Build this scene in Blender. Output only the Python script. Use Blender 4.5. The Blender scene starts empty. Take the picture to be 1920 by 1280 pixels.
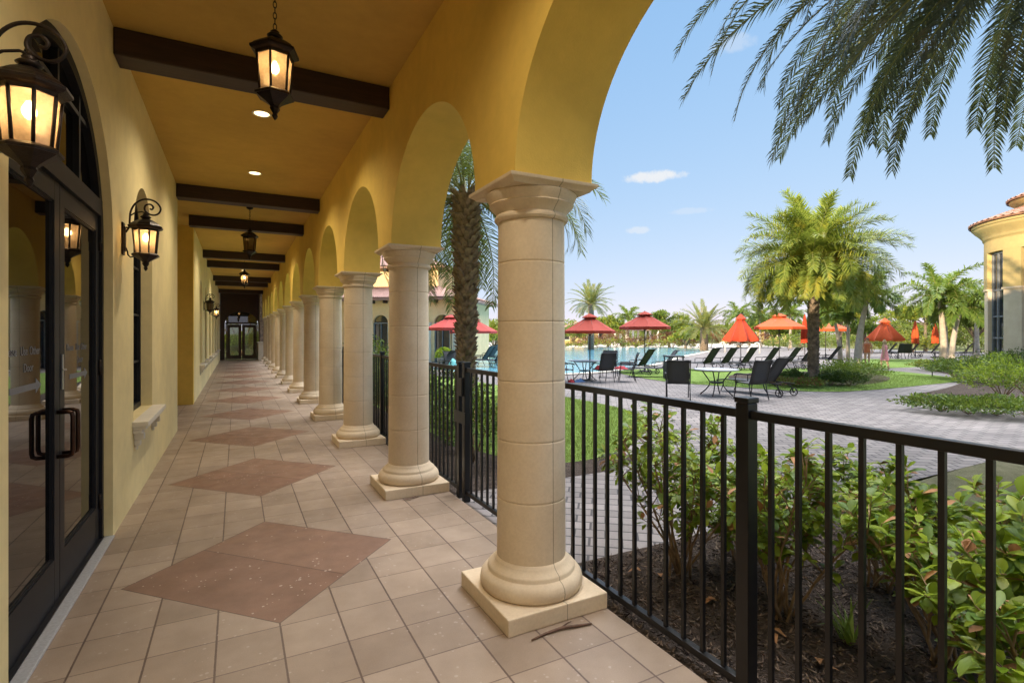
import bpy, bmesh, math, random
from mathutils import Vector, Matrix, noise
random.seed(7)
R = math.radians
C = bpy.context.scene.collection
S = bpy.context.scene

# ------------------------------------------------------------------ camera
H = 1.65
YAW = R(27.84)
cam_d = bpy.data.cameras.new('camera'); cam = bpy.data.objects.new('camera', cam_d); C.objects.link(cam)
cam.location = (0, 0, H); cam.rotation_euler = (R(90), 0, -YAW)
cam_d.sensor_width = 36; cam_d.lens = 36*978.8/1920
cam_d.shift_y = -(640-624.9)/1920
cam_d.clip_start = 0.05; cam_d.clip_end = 3000
S.camera = cam

# ------------------------------------------------------------------ light and sky
SUN_EL, SUN_AZ = R(13), math.atan2(-0.95, -0.30)      # direction towards the sun (x, y)
sun_dir = Vector((math.sin(SUN_AZ)*math.cos(SUN_EL), math.cos(SUN_AZ)*math.cos(SUN_EL), math.sin(SUN_EL)))
SKY_CURVE = ((.505, .764), (.28, 1.028), (.12, 1.60)); SKY_FILL = (21, 21, 21.8, 1)
CLOUDS = ((R(27.84+15.2), R(16.2), .050, .011, .95), (R(27.84+13.5), R(10.9), .022, .007, .5), (R(27.84+23.0), R(27.0), .035, .014, .30), (R(27.84+19), R(12.5), .04, .006, .25))
W = bpy.data.worlds.new('World'); S.world = W; W.use_nodes = True
nt = W.node_tree; nt.nodes.clear()
out = nt.nodes.new('ShaderNodeOutputWorld'); bg = nt.nodes.new('ShaderNodeBackground')
sky = nt.nodes.new('ShaderNodeTexSky'); sky.sky_type = 'NISHITA'; sky.sun_disc = False
sky.sun_elevation = SUN_EL; sky.sun_rotation = SUN_AZ; sky.air_density = 0.75; sky.dust_density = 0.15; sky.ozone_density = 2.2
tc = nt.nodes.new('ShaderNodeTexCoord')
def wm(op, a, b=None):
    d = nt.nodes.new('ShaderNodeMath'); d.operation = op
    for i, x in enumerate((a, b)):
        if x is None: continue
        if isinstance(x, (int, float)): d.inputs[i].default_value = x
        else: nt.links.new(x, d.inputs[i])
    return d.outputs[0]
def wdot(v):
    d = nt.nodes.new('ShaderNodeVectorMath'); d.operation = 'DOT_PRODUCT'; d.inputs[1].default_value = v
    nt.links.new(tc.outputs['Generated'], d.inputs[0]); return d.outputs['Value']
# the sky itself, its range softened the way the photograph's exposure does
sep = nt.nodes.new('ShaderNodeSeparateColor'); com = nt.nodes.new('ShaderNodeCombineColor'); nt.links.new(sky.outputs[0], sep.inputs[0])
for i, (g, k) in enumerate(SKY_CURVE): nt.links.new(wm('MULTIPLY', wm('POWER', sep.outputs[i], g), k), com.inputs[i])
col = com.outputs[0]
# a few small fair-weather clouds low in the east
nz = nt.nodes.new('ShaderNodeTexNoise'); nz.inputs['Scale'].default_value = 42; nz.inputs['Detail'].default_value = 8; nz.inputs['Roughness'].default_value = .62; nt.links.new(tc.outputs['Generated'], nz.inputs[0])
for az, el, wa, wb, st in CLOUDS:
    f = Vector((math.sin(az)*math.cos(el), math.cos(az)*math.cos(el), math.sin(el))); rt = Vector((math.cos(az), -math.sin(az), 0)); up = rt.cross(f)
    q = wm('ADD', wm('POWER', wm('ABSOLUTE', wm('DIVIDE', wdot(rt), wa)), 2), wm('POWER', wm('ABSOLUTE', wm('DIVIDE', wdot(up), wb)), 2))
    r_ = nt.nodes.new('ShaderNodeMapRange'); r_.interpolation_type = 'SMOOTHSTEP'; r_.inputs[1].default_value = 1.25; r_.inputs[2].default_value = .15; r_.inputs[3].default_value = 0; r_.inputs[4].default_value = st
    nt.links.new(wm('ADD', q, wm('MULTIPLY', wm('SUBTRACT', nz.outputs[0], .5), 3.2)), r_.inputs[0])
    front = wm('MULTIPLY', r_.outputs[0], wm('GREATER_THAN', wdot(f), .5))
    mx = nt.nodes.new('ShaderNodeMixRGB'); mx.inputs[2].default_value = (1.75, 1.8, 1.86, 1); nt.links.new(front, mx.inputs[0]); nt.links.new(col, mx.inputs[1]); col = mx.outputs[0]
# bright sky patch added overhead, out of view, to light deck and arcade
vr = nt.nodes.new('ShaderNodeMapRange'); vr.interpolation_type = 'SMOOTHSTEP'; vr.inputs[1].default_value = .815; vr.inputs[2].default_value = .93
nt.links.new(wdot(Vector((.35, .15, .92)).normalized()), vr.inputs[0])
fill_mix = nt.nodes.new('ShaderNodeMixRGB'); fill_mix.inputs[2].default_value = SKY_FILL
nt.links.new(vr.outputs[0], fill_mix.inputs[0]); nt.links.new(col, fill_mix.inputs[1]); nt.links.new(fill_mix.outputs[0], bg.inputs[0])
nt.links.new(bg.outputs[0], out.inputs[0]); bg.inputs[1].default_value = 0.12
sl = bpy.data.lights.new('sun', 'SUN'); sun = bpy.data.objects.new('sun', sl); C.objects.link(sun)
sl.energy = 2.0; sl.angle = R(.5); sl.color = (1, .80, .55)
sun.rotation_euler = sun_dir.to_track_quat('Z', 'Y').to_euler(); sun.location = (-20, -10, 30)
S.view_settings.view_transform = 'Standard'; S.view_settings.look = 'None'; S.view_settings.gamma = 1
S.view_settings.use_curve_mapping = False; S.view_settings.exposure = 2.05

# ------------------------------------------------------------------ helpers
def at(px, d, z=0.0):
    """a point seen at column px of the photograph, d metres deep"""
    l = (px-960)/978.8*d
    return Vector((l*math.cos(YAW)+d*math.sin(YAW), -l*math.sin(YAW)+d*math.cos(YAW), z))

class MB:
    def __init__(s): s.v = []; s.f = []; s.mi = []; s.sm = []
    def add(s, vs, fs, smooth=False, mi=0):
        o = len(s.v); s.v += [tuple(v) for v in vs]
        for f in fs: s.f.append([o+i for i in f]); s.mi.append(mi); s.sm.append(smooth)
    def box(s, x0, x1, y0, y1, z0, z1, mi=0):
        v = [(x0,y0,z0),(x1,y0,z0),(x1,y1,z0),(x0,y1,z0),(x0,y0,z1),(x1,y0,z1),(x1,y1,z1),(x0,y1,z1)]
        s.add(v, [(0,3,2,1),(4,5,6,7),(0,1,5,4),(1,2,6,5),(2,3,7,6),(3,0,4,7)], False, mi)
    def bbox(s, x0, x1, y0, y1, z0, z1, b=.006, mi=0):
        """box with chamfered edges"""
        bm = bmesh.new(); bmesh.ops.create_cube(bm, size=1)
        for v in bm.verts: v.co = Vector((x0+(v.co.x+.5)*(x1-x0), y0+(v.co.y+.5)*(y1-y0), z0+(v.co.z+.5)*(z1-z0)))
        bmesh.ops.bevel(bm, geom=bm.edges[:], offset=b, segments=2, affect='EDGES', profile=.6)
        bm.verts.index_update()
        s.add([v.co.copy() for v in bm.verts], [[v.index for v in f.verts] for f in bm.faces], False, mi); bm.free()
    def tube(s, pts, r, n=8, cap=True, smooth=True, mi=0):
        pts = [Vector(p) for p in pts]; rs = r if isinstance(r, (list, tuple)) else [r]*len(pts)
        vs = []; fs = []; up = None
        for i, p in enumerate(pts):
            t = (pts[min(i+1, len(pts)-1)]-pts[max(i-1, 0)])
            t = t.normalized() if t.length > 1e-9 else Vector((0,0,1))
            if up is None:
                up = Vector((0,0,1)) if abs(t.z) < .9 else Vector((1,0,0))
            a = t.cross(up)
            a = a.normalized() if a.length > 1e-6 else t.orthogonal().normalized()
            up = a.cross(t).normalized()
            for k in range(n):
                an = 2*math.pi*k/n
                vs.append(p+(a*math.cos(an)+up*math.sin(an))*rs[i])
        for i in range(len(pts)-1):
            for k in range(n):
                fs.append((i*n+k, i*n+(k+1)%n, (i+1)*n+(k+1)%n, (i+1)*n+k))
        s.add(vs, fs, smooth, mi)
        if cap:
            o = len(s.v)-len(vs)
            s.f.append([o+k for k in range(n)][::-1]); s.mi.append(mi); s.sm.append(False)
            s.f.append([o+(len(pts)-1)*n+k for k in range(n)]); s.mi.append(mi); s.sm.append(False)
    def lathe(s, prof, n=40, c=(0,0,0), smooth=True, mi=0, rot=0, cap=True):
        vs = []; fs = []
        for r, z in prof:
            for k in range(n):
                a = 2*math.pi*k/n+rot; vs.append((c[0]+r*math.cos(a), c[1]+r*math.sin(a), c[2]+z))
        m = len(prof)
        for i in range(m-1):
            for k in range(n): fs.append((i*n+k, i*n+(k+1)%n, (i+1)*n+(k+1)%n, (i+1)*n+k))
        s.add(vs, fs, smooth, mi)
        if cap:
            o = len(s.v)-len(vs)
            for idx in ([o+k for k in range(n)][::-1], [o+(m-1)*n+k for k in range(n)]):
                s.f.append(idx); s.mi.append(mi); s.sm.append(False)
    def prism(s, poly, z0, z1, mi=0):
        n = len(poly); vs = [(x, y, z0) for x, y in poly]+[(x, y, z1) for x, y in poly]
        fs = [tuple(range(n))[::-1], tuple(range(n, 2*n))]+[(i, (i+1)%n, n+(i+1)%n, n+i) for i in range(n)]
        s.add(vs, fs, False, mi)
    def build(s, name, mat, parent=None, loc=None, rot=None, recalc=False, auto=None):
        me = bpy.data.meshes.new(name); me.from_pydata(s.v, [], s.f)
        for m in (mat if isinstance(mat, list) else [mat]): me.materials.append(m)
        me.polygons.foreach_set('material_index', s.mi); me.polygons.foreach_set('use_smooth', s.sm)
        me.update()
        if recalc:
            bm = bmesh.new(); bm.from_mesh(me); bmesh.ops.remove_doubles(bm, verts=bm.verts, dist=1e-5)
            bmesh.ops.recalc_face_normals(bm, faces=bm.faces); bm.to_mesh(me); bm.free()
        if auto is not None: smooth_by_angle(me, auto)
        o = bpy.data.objects.new(name, me); C.objects.link(o)
        if parent: o.parent = parent
        if loc is not None: o.location = loc
        if rot is not None: o.rotation_euler = rot
        return o

def smooth_by_angle(me, deg):
    bm = bmesh.new(); bm.from_mesh(me)
    for f in bm.faces: f.smooth = True
    for e in bm.edges:
        if len(e.link_faces) == 2: e.smooth = e.calc_face_angle(0) < R(deg)
    bm.to_mesh(me); bm.free()

def empty(name, loc=(0,0,0), rz=0):
    o = bpy.data.objects.new(name, None); C.objects.link(o); o.location = loc; o.rotation_euler = (0,0,rz)
    o.empty_display_size = .2; return o
def tag(o, label=None, cat=None, group=None, kind=None):
    if label: o['label'] = label
    if cat: o['category'] = cat
    if group: o['group'] = group
    if kind: o['kind'] = kind
    return o
def copy_tree(o, parent=None):
    c = o.copy(); C.objects.link(c)
    if parent: c.parent = parent
    for ch in list(o.children): copy_tree(ch, c)
    return c

def plate(name, outer, holes, x0, x1, mat, parent, axis='x', auto=None):
    """a wall: 2-D outline (a, z) with holes, given a thickness x0..x1 along x (axis 'x') or y"""
    bm = bmesh.new(); loops = [outer]+holes; ring = []
    for L in loops:
        vs = [bm.verts.new((0, p[0], p[1])) for p in L]; ring.append(vs)
        for i in range(len(vs)): bm.edges.new((vs[i], vs[(i+1) % len(vs)]))
    bmesh.ops.triangle_fill(bm, edges=bm.edges[:], use_beauty=True)
    bmesh.ops.dissolve_limit(bm, angle_limit=R(1), verts=[], edges=[e for e in bm.edges if len(e.link_faces) == 2])
    r = bmesh.ops.extrude_face_region(bm, geom=bm.faces[:])
    for v in [g for g in r['geom'] if isinstance(g, bmesh.types.BMVert)]: v.co.x = x1-x0
    for v in bm.verts:
        v.co.x += x0
        if axis == 'y': v.co = Vector((v.co.y, v.co.x, v.co.z))
    bmesh.ops.recalc_face_normals(bm, faces=bm.faces)
    for f in bm.faces: f.smooth = True
    for e in bm.edges:
        if len(e.link_faces) == 2: e.smooth = e.calc_face_angle(0) < R(25)
    me = bpy.data.meshes.new(name); bm.to_mesh(me); bm.free(); me.materials.append(mat)
    o = bpy.data.objects.new(name, me); C.objects.link(o)
    if parent: o.parent = parent
    return o
def arch_loop(c, half, z0, zs, n=28, rise=None):
    rise = half if rise is None else rise
    return [(c-half, z0)]+[(c-half*math.cos(math.pi*i/n), zs+rise*math.sin(math.pi*i/n)) for i in range(n+1)]+[(c+half, z0)]

# ------------------------------------------------------------------ materials
def newmat(name):
    m = bpy.data.materials.new(name); m.use_nodes = True
    n = m.node_tree; b = n.nodes['Principled BSDF']; return m, n, b
def mth(n, op, a, b=None, c=None):
    d = n.nodes.new('ShaderNodeMath'); d.operation = op
    for i, x in enumerate((a, b, c)):
        if x is None: continue
        if isinstance(x, (int, float)): d.inputs[i].default_value = x
        else: n.links.new(x, d.inputs[i])
    return d.outputs[0]
def mixc(n, fac, a, b, mode='MIX'):
    d = n.nodes.new('ShaderNodeMixRGB'); d.blend_type = mode
    for i, x in enumerate((fac, a, b)):
        if isinstance(x, (int, float)): d.inputs[i].default_value = x
        elif isinstance(x, tuple): d.inputs[i].default_value = (*x, 1) if len(x) == 3 else x
        else: n.links.new(x, d.inputs[i])
    return d.outputs[0]
def tex_noise(n, scale, detail=4, rough=.55, vec=None, out=0):
    d = n.nodes.new('ShaderNodeTexNoise'); d.inputs['Scale'].default_value = scale; d.inputs['Detail'].default_value = detail
    d.inputs['Roughness'].default_value = rough
    if vec is None:
        g = n.nodes.new('ShaderNodeTexCoord'); vec = g.outputs['Object']
    n.links.new(vec, d.inputs['Vector']); return d.outputs[out]
def ramp(n, x, p0, p1, c0=(0,0,0), c1=(1,1,1)):
    d = n.nodes.new('ShaderNodeValToRGB'); e = d.color_ramp.elements
    e[0].position = p0; e[1].position = p1; e[0].color = (*c0, 1); e[1].color = (*c1, 1)
    n.links.new(x, d.inputs[0]); return d.outputs[0]
def bump(n, b, h, strength, dist):
    d = n.nodes.new('ShaderNodeBump'); d.inputs['Strength'].default_value = strength; d.inputs['Distance'].default_value = dist
    n.links.new(h, d.inputs['Height']); n.links.new(d.outputs[0], b.inputs['Normal']); return d
def simple(name, col, rough=.6, metal=0, var=.15, scale=6, bstr=0, bscale=60, spec=.5, coat=0):
    m, n, b = newmat(name); b.inputs['Roughness'].default_value = rough; b.inputs['Metallic'].default_value = metal
    b.inputs['Specular IOR Level'].default_value = spec
    x = tex_noise(n, scale)
    lo = tuple(c*(1-var) for c in col); hi = tuple(min(1, c*(1+var)) for c in col)
    n.links.new(ramp(n, x, .3, .7, lo, hi), b.inputs['Base Color'])
    if coat: b.inputs['Coat Weight'].default_value = coat
    if bstr: bump(n, b, tex_noise(n, bscale, 5), bstr, .004)
    return m
def leafmat(name, c0, c1, transl=.35, scale=2.5, rough=.5, c2=None):
    """leaf colours that wander from leaf to leaf, some light coming through"""
    m, n, b = newmat(name); b.inputs['Roughness'].default_value = rough; b.inputs['Specular IOR Level'].default_value = .35
    g = n.nodes.new('ShaderNodeNewGeometry')
    col = mixc(n, g.outputs['Random Per Island'], c0, c1)
    if c2: col = mixc(n, ramp(n, tex_noise(n, scale, 2), .55, .72), col, c2)
    n.links.new(col, b.inputs['Base Color'])
    t = n.nodes.new('ShaderNodeBsdfTranslucent'); n.links.new(mixc(n, .5, col, (.30, .34, .03)), t.inputs[0])
    ms = n.nodes.new('ShaderNodeMixShader'); ms.inputs[0].default_value = transl
    n.links.new(b.outputs[0], ms.inputs[1]); n.links.new(t.outputs[0], ms.inputs[2])
    n.links.new(ms.outputs[0], n.nodes['Material Output'].inputs[0]); return m

def stucco_mat(name, col, bstr=.35):
    m, n, b = newmat(name); b.inputs['Roughness'].default_value = .85; b.inputs['Specular IOR Level'].default_value = .2
    a = tex_noise(n, .8, 8, .66); c = ramp(n, a, .32, .70, tuple(x*.86 for x in col), tuple(min(1, x*1.08) for x in col))
    d = ramp(n, tex_noise(n, 7, 5, .65), .35, .7, (.93,.93,.93), (1,1,1))
    n.links.new(mixc(n, 1, c, d, 'MULTIPLY'), b.inputs['Base Color'])
    h = mth(n, 'ADD', tex_noise(n, 90, 4, .7), mth(n, 'MULTIPLY', tex_noise(n, 9, 3), 1.2))
    bump(n, b, h, bstr, .004); return m
M = {}
M['stucco'] = stucco_mat('yellow_stucco', (.82, .57, .13))
M['stucco_wall'] = stucco_mat('warm_cream_stucco', (.86, .73, .39))
M['stucco_club'] = stucco_mat('cream_stucco', (.90, .66, .36))
M['stucco_pale'] = stucco_mat('pale_yellow_stucco', (.60, .46, .20))
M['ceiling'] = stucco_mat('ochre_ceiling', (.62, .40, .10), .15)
M['trim'] = stucco_mat('white_trim', (.78, .72, .60), .15)
def wood_mat(name, c0, c1, rough=.55):
    m, n, b = newmat(name); b.inputs['Roughness'].default_value = rough
    g = n.nodes.new('ShaderNodeTexCoord'); mp = n.nodes.new('ShaderNodeMapping'); mp.inputs['Scale'].default_value = (1.2, 14, 14)
    n.links.new(g.outputs['Object'], mp.inputs[0])
    x = tex_noise(n, 3, 6, .6, mp.outputs[0]); n.links.new(ramp(n, x, .3, .7, c0, c1), b.inputs['Base Color']); bump(n, b, x, .3, .004); return m
M['beam'] = wood_mat('dark_stained_wood', (.018, .008, .006), (.045, .019, .013))
M['door_wood'] = wood_mat('dark_door_wood', (.02, .007, .005), (.05, .016, .01), .4)
M['iron'] = simple('aged_bronze_iron', (.022, .014, .011), .42, .6, .35, 25, .35, 120)
M['fence'] = simple('black_painted_metal', (.006, .006, .007), .38, 0, .2, 20, .05, 200)
M['frame'] = simple('black_bronze_metal', (.010, .011, .015), .48, 0, .15, 10, spec=.25)
M['copper'] = simple('bronze_pull', (.06, .032, .022), .32, .9, .2, 20)
M['silver'] = simple('brushed_steel', (.45, .45, .45), .35, 1, .1, 20)
M['letter'] = simple('etched_lettering', (.17, .18, .20), .6, 0, .04, 20)
def glass_mat(name, col=(.008,.008,.009), ior=1.75, rough=.015):
    m, n, b = newmat(name); b.inputs['Base Color'].default_value = (*col, 1); b.inputs['Roughness'].default_value = rough
    b.inputs['IOR'].default_value = ior; bump(n, b, tex_noise(n, 1.6, 1), .03, .01); return m
M['glass'] = glass_mat('dark_glazing', (.004,.004,.005), ior=1.47)
M['sky_glass'] = glass_mat('house_glazing', (.03,.035,.04), 1.9)
def clear_glass():
    m, n, b = newmat('clear_glazing'); n.nodes.remove(b)
    t = n.nodes.new('ShaderNodeBsdfTransparent'); t.inputs[0].default_value = (.34,.38,.28,1); g = n.nodes.new('ShaderNodeBsdfGlossy'); g.inputs['Roughness'].default_value = .03
    a = n.nodes.new('ShaderNodeMixShader'); a.inputs[0].default_value = .12
    n.links.new(t.outputs[0], a.inputs[1]); n.links.new(g.outputs[0], a.inputs[2]); n.links.new(a.outputs[0], n.nodes['Material Output'].inputs[0]); return m
M['clear'] = clear_glass()
def lamp_glass():
    m, n, b = newmat('amber_seeded_glass')
    n.nodes.remove(b)
    t = n.nodes.new('ShaderNodeBsdfTransparent'); t.inputs[0].default_value = (.92, .74, .50, 1)
    l = n.nodes.new('ShaderNodeBsdfTranslucent'); l.inputs[0].default_value = (.27, .185, .11, 1)
    g = n.nodes.new('ShaderNodeBsdfGlossy'); g.inputs['Roughness'].default_value = .08
    a = n.nodes.new('ShaderNodeMixShader'); c = n.nodes.new('ShaderNodeMixShader'); c.inputs[0].default_value = .05
    n.links.new(ramp(n, tex_noise(n, 60, 2, .5), .3, .7, (.62,.62,.62), (.76,.76,.76)), a.inputs[0])
    n.links.new(t.outputs[0], a.inputs[1]); n.links.new(l.outputs[0], a.inputs[2])
    n.links.new(a.outputs[0], c.inputs[1]); n.links.new(g.outputs[0], c.inputs[2])
    n.links.new(c.outputs[0], n.nodes['Material Output'].inputs[0]); return m
M['lamp_glass'] = lamp_glass()
def emit(name, col, st):
    m, n, b = newmat(name); b.inputs['Base Color'].default_value = (.8,.8,.8,1)
    b.inputs['Emission Color'].default_value = (*col, 1); b.inputs['Emission Strength'].default_value = st; return m
M['bulb'] = emit('lit_bulb', (1, .72, .36), 16)
M['downlight'] = emit('lit_downlight', (1, .76, .36), 1.1)

def stone_mat():
    m, n, b = newmat('cast_stone'); b.inputs['Roughness'].default_value = .78; b.inputs['Specular IOR Level'].default_value = .25
    wp = n.nodes.new('ShaderNodeNewGeometry').outputs['Position']
    base = ramp(n, tex_noise(n, 2.2, 6, .62, wp), .3, .72, (.67,.53,.36), (.79,.66,.485))
    spk = ramp(n, tex_noise(n, 55, 4, .7, wp), .38, .62, (.93,.925,.92), (1,1,1))
    col = mixc(n, 1, base, spk, 'MULTIPLY')
    g = n.nodes.new('ShaderNodeTexCoord'); sp = n.nodes.new('ShaderNodeSeparateXYZ'); n.links.new(g.outputs['Object'], sp.inputs[0])
    x, y, z = sp.outputs
    # vertical mould seam facing down the walk and its opposite; bed joints are cut in the mesh
    a0 = R(-82); dist = mth(n, 'ABSOLUTE', mth(n, 'SUBTRACT', mth(n, 'MULTIPLY', x, math.sin(a0)), mth(n, 'MULTIPLY', y, math.cos(a0))))
    seam = mth(n, 'LESS_THAN', mth(n, 'ADD', dist, mth(n, 'MULTIPLY', tex_noise(n, 12, 2), .004)), .0055)
    n.links.new(mixc(n, mth(n, 'MULTIPLY', seam, .55), col, (.16,.11,.07)), b.inputs['Base Color'])
    h = mth(n, 'SUBTRACT', tex_noise(n, 35, 5, .65), mth(n, 'MULTIPLY', seam, 2.0)); bump(n, b, h, .25, .004); return m
M['stone'] = stone_mat()

CX, TX, TY, Y0T, P = .22, .3135, 2.627/8, 2.887, 2.627
def tile_mat():
    m, n, b = newmat('quarry_tile_floor')
    g = n.nodes.new('ShaderNodeNewGeometry'); sp = n.nodes.new('ShaderNodeSeparateXYZ'); n.links.new(g.outputs['Position'], sp.inputs[0])
    x, y = sp.outputs[0], sp.outputs[1]
    u = mth(n, 'DIVIDE', mth(n, 'SUBTRACT', x, CX), TX); v = mth(n, 'DIVIDE', mth(n, 'SUBTRACT', y, Y0T), TY)
    def edge(t, size):   # metres to the nearest joint
        fr = mth(n, 'FRACT', mth(n, 'ADD', t, 100)); return mth(n, 'MULTIPLY', mth(n, 'MINIMUM', fr, mth(n, 'SUBTRACT', 1, fr)), size)
    wob = mth(n, 'MULTIPLY', mth(n, 'SUBTRACT', tex_noise(n, 45, 3, .6, g.outputs['Position']), .5), .004)
    ju = mth(n, 'LESS_THAN', mth(n, 'ADD', edge(u, TX), wob), .0050); jv = mth(n, 'LESS_THAN', mth(n, 'ADD', edge(v, TY), wob), .0038)
    joint = mth(n, 'MAXIMUM', ju, mth(n, 'MULTIPLY', jv, .75))
    cell = n.nodes.new('ShaderNodeCombineXYZ'); n.links.new(mth(n, 'FLOOR', u), cell.inputs[0]); n.links.new(mth(n, 'FLOOR', v), cell.inputs[1])
    wn = n.nodes.new('ShaderNodeTexWhiteNoise'); wn.noise_dimensions = '3D'; n.links.new(cell.outputs[0], wn.inputs[0])
    pos = g.outputs['Position']
    t1 = ramp(n, wn.outputs[0], 0, 1, (.325,.248,.185), (.43,.336,.255))
    t1 = mixc(n, 1, t1, ramp(n, tex_noise(n, 3.5, 6, .6, pos), .3, .75, (.82,.80,.78), (1.05,1.05,1.05)), 'MULTIPLY')
    fine = tex_noise(n, 160, 3, .7, pos); t1 = mixc(n, 1, t1, ramp(n, fine, .3, .7, (.9,.9,.9), (1.06,1.06,1.06)), 'MULTIPLY')
    # big rotated squares, two slabs each
    yy = mth(n, 'SUBTRACT', mth(n, 'MULTIPLY', mth(n, 'FRACT', mth(n, 'ADD', mth(n, 'DIVIDE', mth(n, 'SUBTRACT', y, 4.16-P/2), P), 100)), P), P/2)
    dx = mth(n, 'DIVIDE', mth(n, 'SUBTRACT', x, CX), .877); dy = mth(n, 'DIVIDE', yy, .91)
    dd = mth(n, 'ADD', mth(n, 'ABSOLUTE', dx), mth(n, 'ABSOLUTE', dy))
    ins = mth(n, 'LESS_THAN', dd, 1); rim = mth(n, 'LESS_THAN', mth(n, 'ABSOLUTE', mth(n, 'SUBTRACT', dd, 1)), .006)
    split = mth(n, 'MULTIPLY', ins, mth(n, 'LESS_THAN', mth(n, 'ABSOLUTE', mth(n, 'ADD', dy, dx)), .0075))
    half = mth(n, 'GREATER_THAN', mth(n, 'ADD', dy, dx), 0)
    d1 = mixc(n, half, (.255,.145,.098), (.28,.165,.112))
    d1 = mixc(n, 1, d1, ramp(n, tex_noise(n, 4.5, 6, .62, pos), .3, .75, (.78,.78,.78), (1.12,1.12,1.12)), 'MULTIPLY')
    d1 = mixc(n, 1, d1, ramp(n, fine, .3, .7, (.82,.82,.82), (1.1,1.1,1.1)), 'MULTIPLY')
    vo = n.nodes.new('ShaderNodeTexVoronoi'); vo.inputs['Scale'].default_value = 34; n.links.new(pos, vo.inputs['Vector'])
    vs = n.nodes.new('ShaderNodeSeparateXYZ'); n.links.new(vo.outputs['Color'], vs.inputs[0])
    chip = mth(n, 'MULTIPLY', mth(n, 'LESS_THAN', vo.outputs['Distance'], mth(n, 'MULTIPLY', vs.outputs[1], .34)), mth(n, 'GREATER_THAN', vs.outputs[0], .62))
    chip2 = mth(n, 'MULTIPLY', chip, mth(n, 'GREATER_THAN', tex_noise(n, 2.3, 3, .6, pos), .50))
    col = mixc(n, joint, t1, (.125,.082,.062)); col = mixc(n, ins, col, d1)
    col = mixc(n, mth(n, 'MULTIPLY', mth(n, 'MAXIMUM', rim, split), .75), col, (.09,.055,.042))
    chipw = mth(n, 'MULTIPLY', chip2, mth(n, 'ADD', .34, mth(n, 'MULTIPLY', ins, .40)))
    col = mixc(n, chipw, col, (.58,.50,.43))
    stain = ramp(n, tex_noise(n, .9, 5, .6, pos), .35, .62, (.87,.86,.85), (1,1,1)); col = mixc(n, 1, col, stain, 'MULTIPLY')
    n.links.new(col, b.inputs['Base Color'])
    n.links.new(ramp(n, tex_noise(n, 5, 4, .6, pos), .3, .7, (.34,)*3, (.52,)*3), b.inputs['Roughness'])
    b.inputs['Specular IOR Level'].default_value = .42
    lines = mth(n, 'MAXIMUM', mth(n, 'MULTIPLY', joint, mth(n, 'SUBTRACT', 1, ins)), mth(n, 'MAXIMUM', rim, split))
    hh = mth(n, 'ADD', mth(n, 'SUBTRACT', 1, lines), mth(n, 'MULTIPLY', fine, .12)); bump(n, b, hh, .5, .004); return m
M['tile'] = tile_mat()

def paver_mat():
    m, n, b = newmat('concrete_pavers'); b.inputs['Roughness'].default_value = .75
    g = n.nodes.new('ShaderNodeNewGeometry'); mp = n.nodes.new('ShaderNodeMapping'); mp.inputs['Rotation'].default_value = (0,0,R(38))
    n.links.new(g.outputs['Position'], mp.inputs[0])
    br = n.nodes.new('ShaderNodeTexBrick'); br.inputs['Scale'].default_value = 1; br.inputs['Brick Width'].default_value = .26; br.inputs['Row Height'].default_value = .175
    br.inputs['Mortar Size'].default_value = .011; br.inputs['Color1'].default_value = (.178,.153,.140,1); br.inputs['Color2'].default_value = (.275,.243,.224,1)
    br.inputs['Mortar'].default_value = (.050,.044,.042,1); br.inputs['Bias'].default_value = 0; br.offset = .5
    n.links.new(mp.outputs[0], br.inputs[0])
    col = mixc(n, 1, br.outputs[0], ramp(n, tex_noise(n, .7, 7, .65, g.outputs['Position']), .32, .70, (.76,.75,.76), (1.14,1.12,1.10)), 'MULTIPLY')
    col = mixc(n, 1, col, ramp(n, tex_noise(n, 40, 4, .7, g.outputs['Position']), .3, .7, (.88,.88,.88), (1.08,1.08,1.08)), 'MULTIPLY')
    n.links.new(col, b.inputs['Base Color'])
    bump(n, b, mth(n, 'SUBTRACT', 1, br.outputs['Fac']), .5, .006); return m
M['paver'] = paver_mat()
def ground_mat(name, c0, c1, scale=6, fine=90, bstr=.6, bd=.02, c2=None):
    m, n, b = newmat(name); b.inputs['Roughness'].default_value = .95; b.inputs['Specular IOR Level'].default_value = .1
    g = n.nodes.new('ShaderNodeNewGeometry'); p = g.outputs['Position']
    col = ramp(n, tex_noise(n, scale, 6, .65, p), .3, .7, c0, c1)
    if c2: col = mixc(n, ramp(n, tex_noise(n, .35, 4, .6, p), .45, .7), col, c2)
    f = tex_noise(n, fine, 4, .75, p)
    col = mixc(n, 1, col, ramp(n, f, .3, .7, (.6,.6,.6), (1.25,1.25,1.25)), 'MULTIPLY')
    n.links.new(col, b.inputs['Base Color']); bump(n, b, f, bstr, bd); return m
M['lawn'] = ground_mat('mown_lawn', (.15,.24,.05), (.26,.36,.09), 4, 70, .8, .03)
M['earth'] = ground_mat('rough_grass', (.09,.12,.03), (.16,.17,.05), 1.2, 20, .5, .03, (.20,.16,.08))
M['mulch'] = ground_mat('dark_mulch', (.07,.054,.043), (.17,.13,.105), 14, 55, 1, .05)
M['drygrass'] = ground_mat('thin_dry_grass', (.17,.17,.09), (.28,.26,.16), 6, 60, .8, .03)
def chipmat():
    m, n, b = newmat('bark_chip'); b.inputs['Roughness'].default_value = .95; b.inputs['Specular IOR Level'].default_value = .1
    g = n.nodes.new('ShaderNodeNewGeometry'); d = n.nodes.new('ShaderNodeValToRGB'); e = d.color_ramp.elements
    e[0].color = (.018,.012,.010,1); e[1].color = (.20,.15,.11,1); e[1].position = 1; k = e.new(.6); k.color = (.15,.11,.085,1)
    n.links.new(g.outputs['Random Per Island'], d.inputs[0]); n.links.new(d.outputs[0], b.inputs['Base Color']); return m
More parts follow.
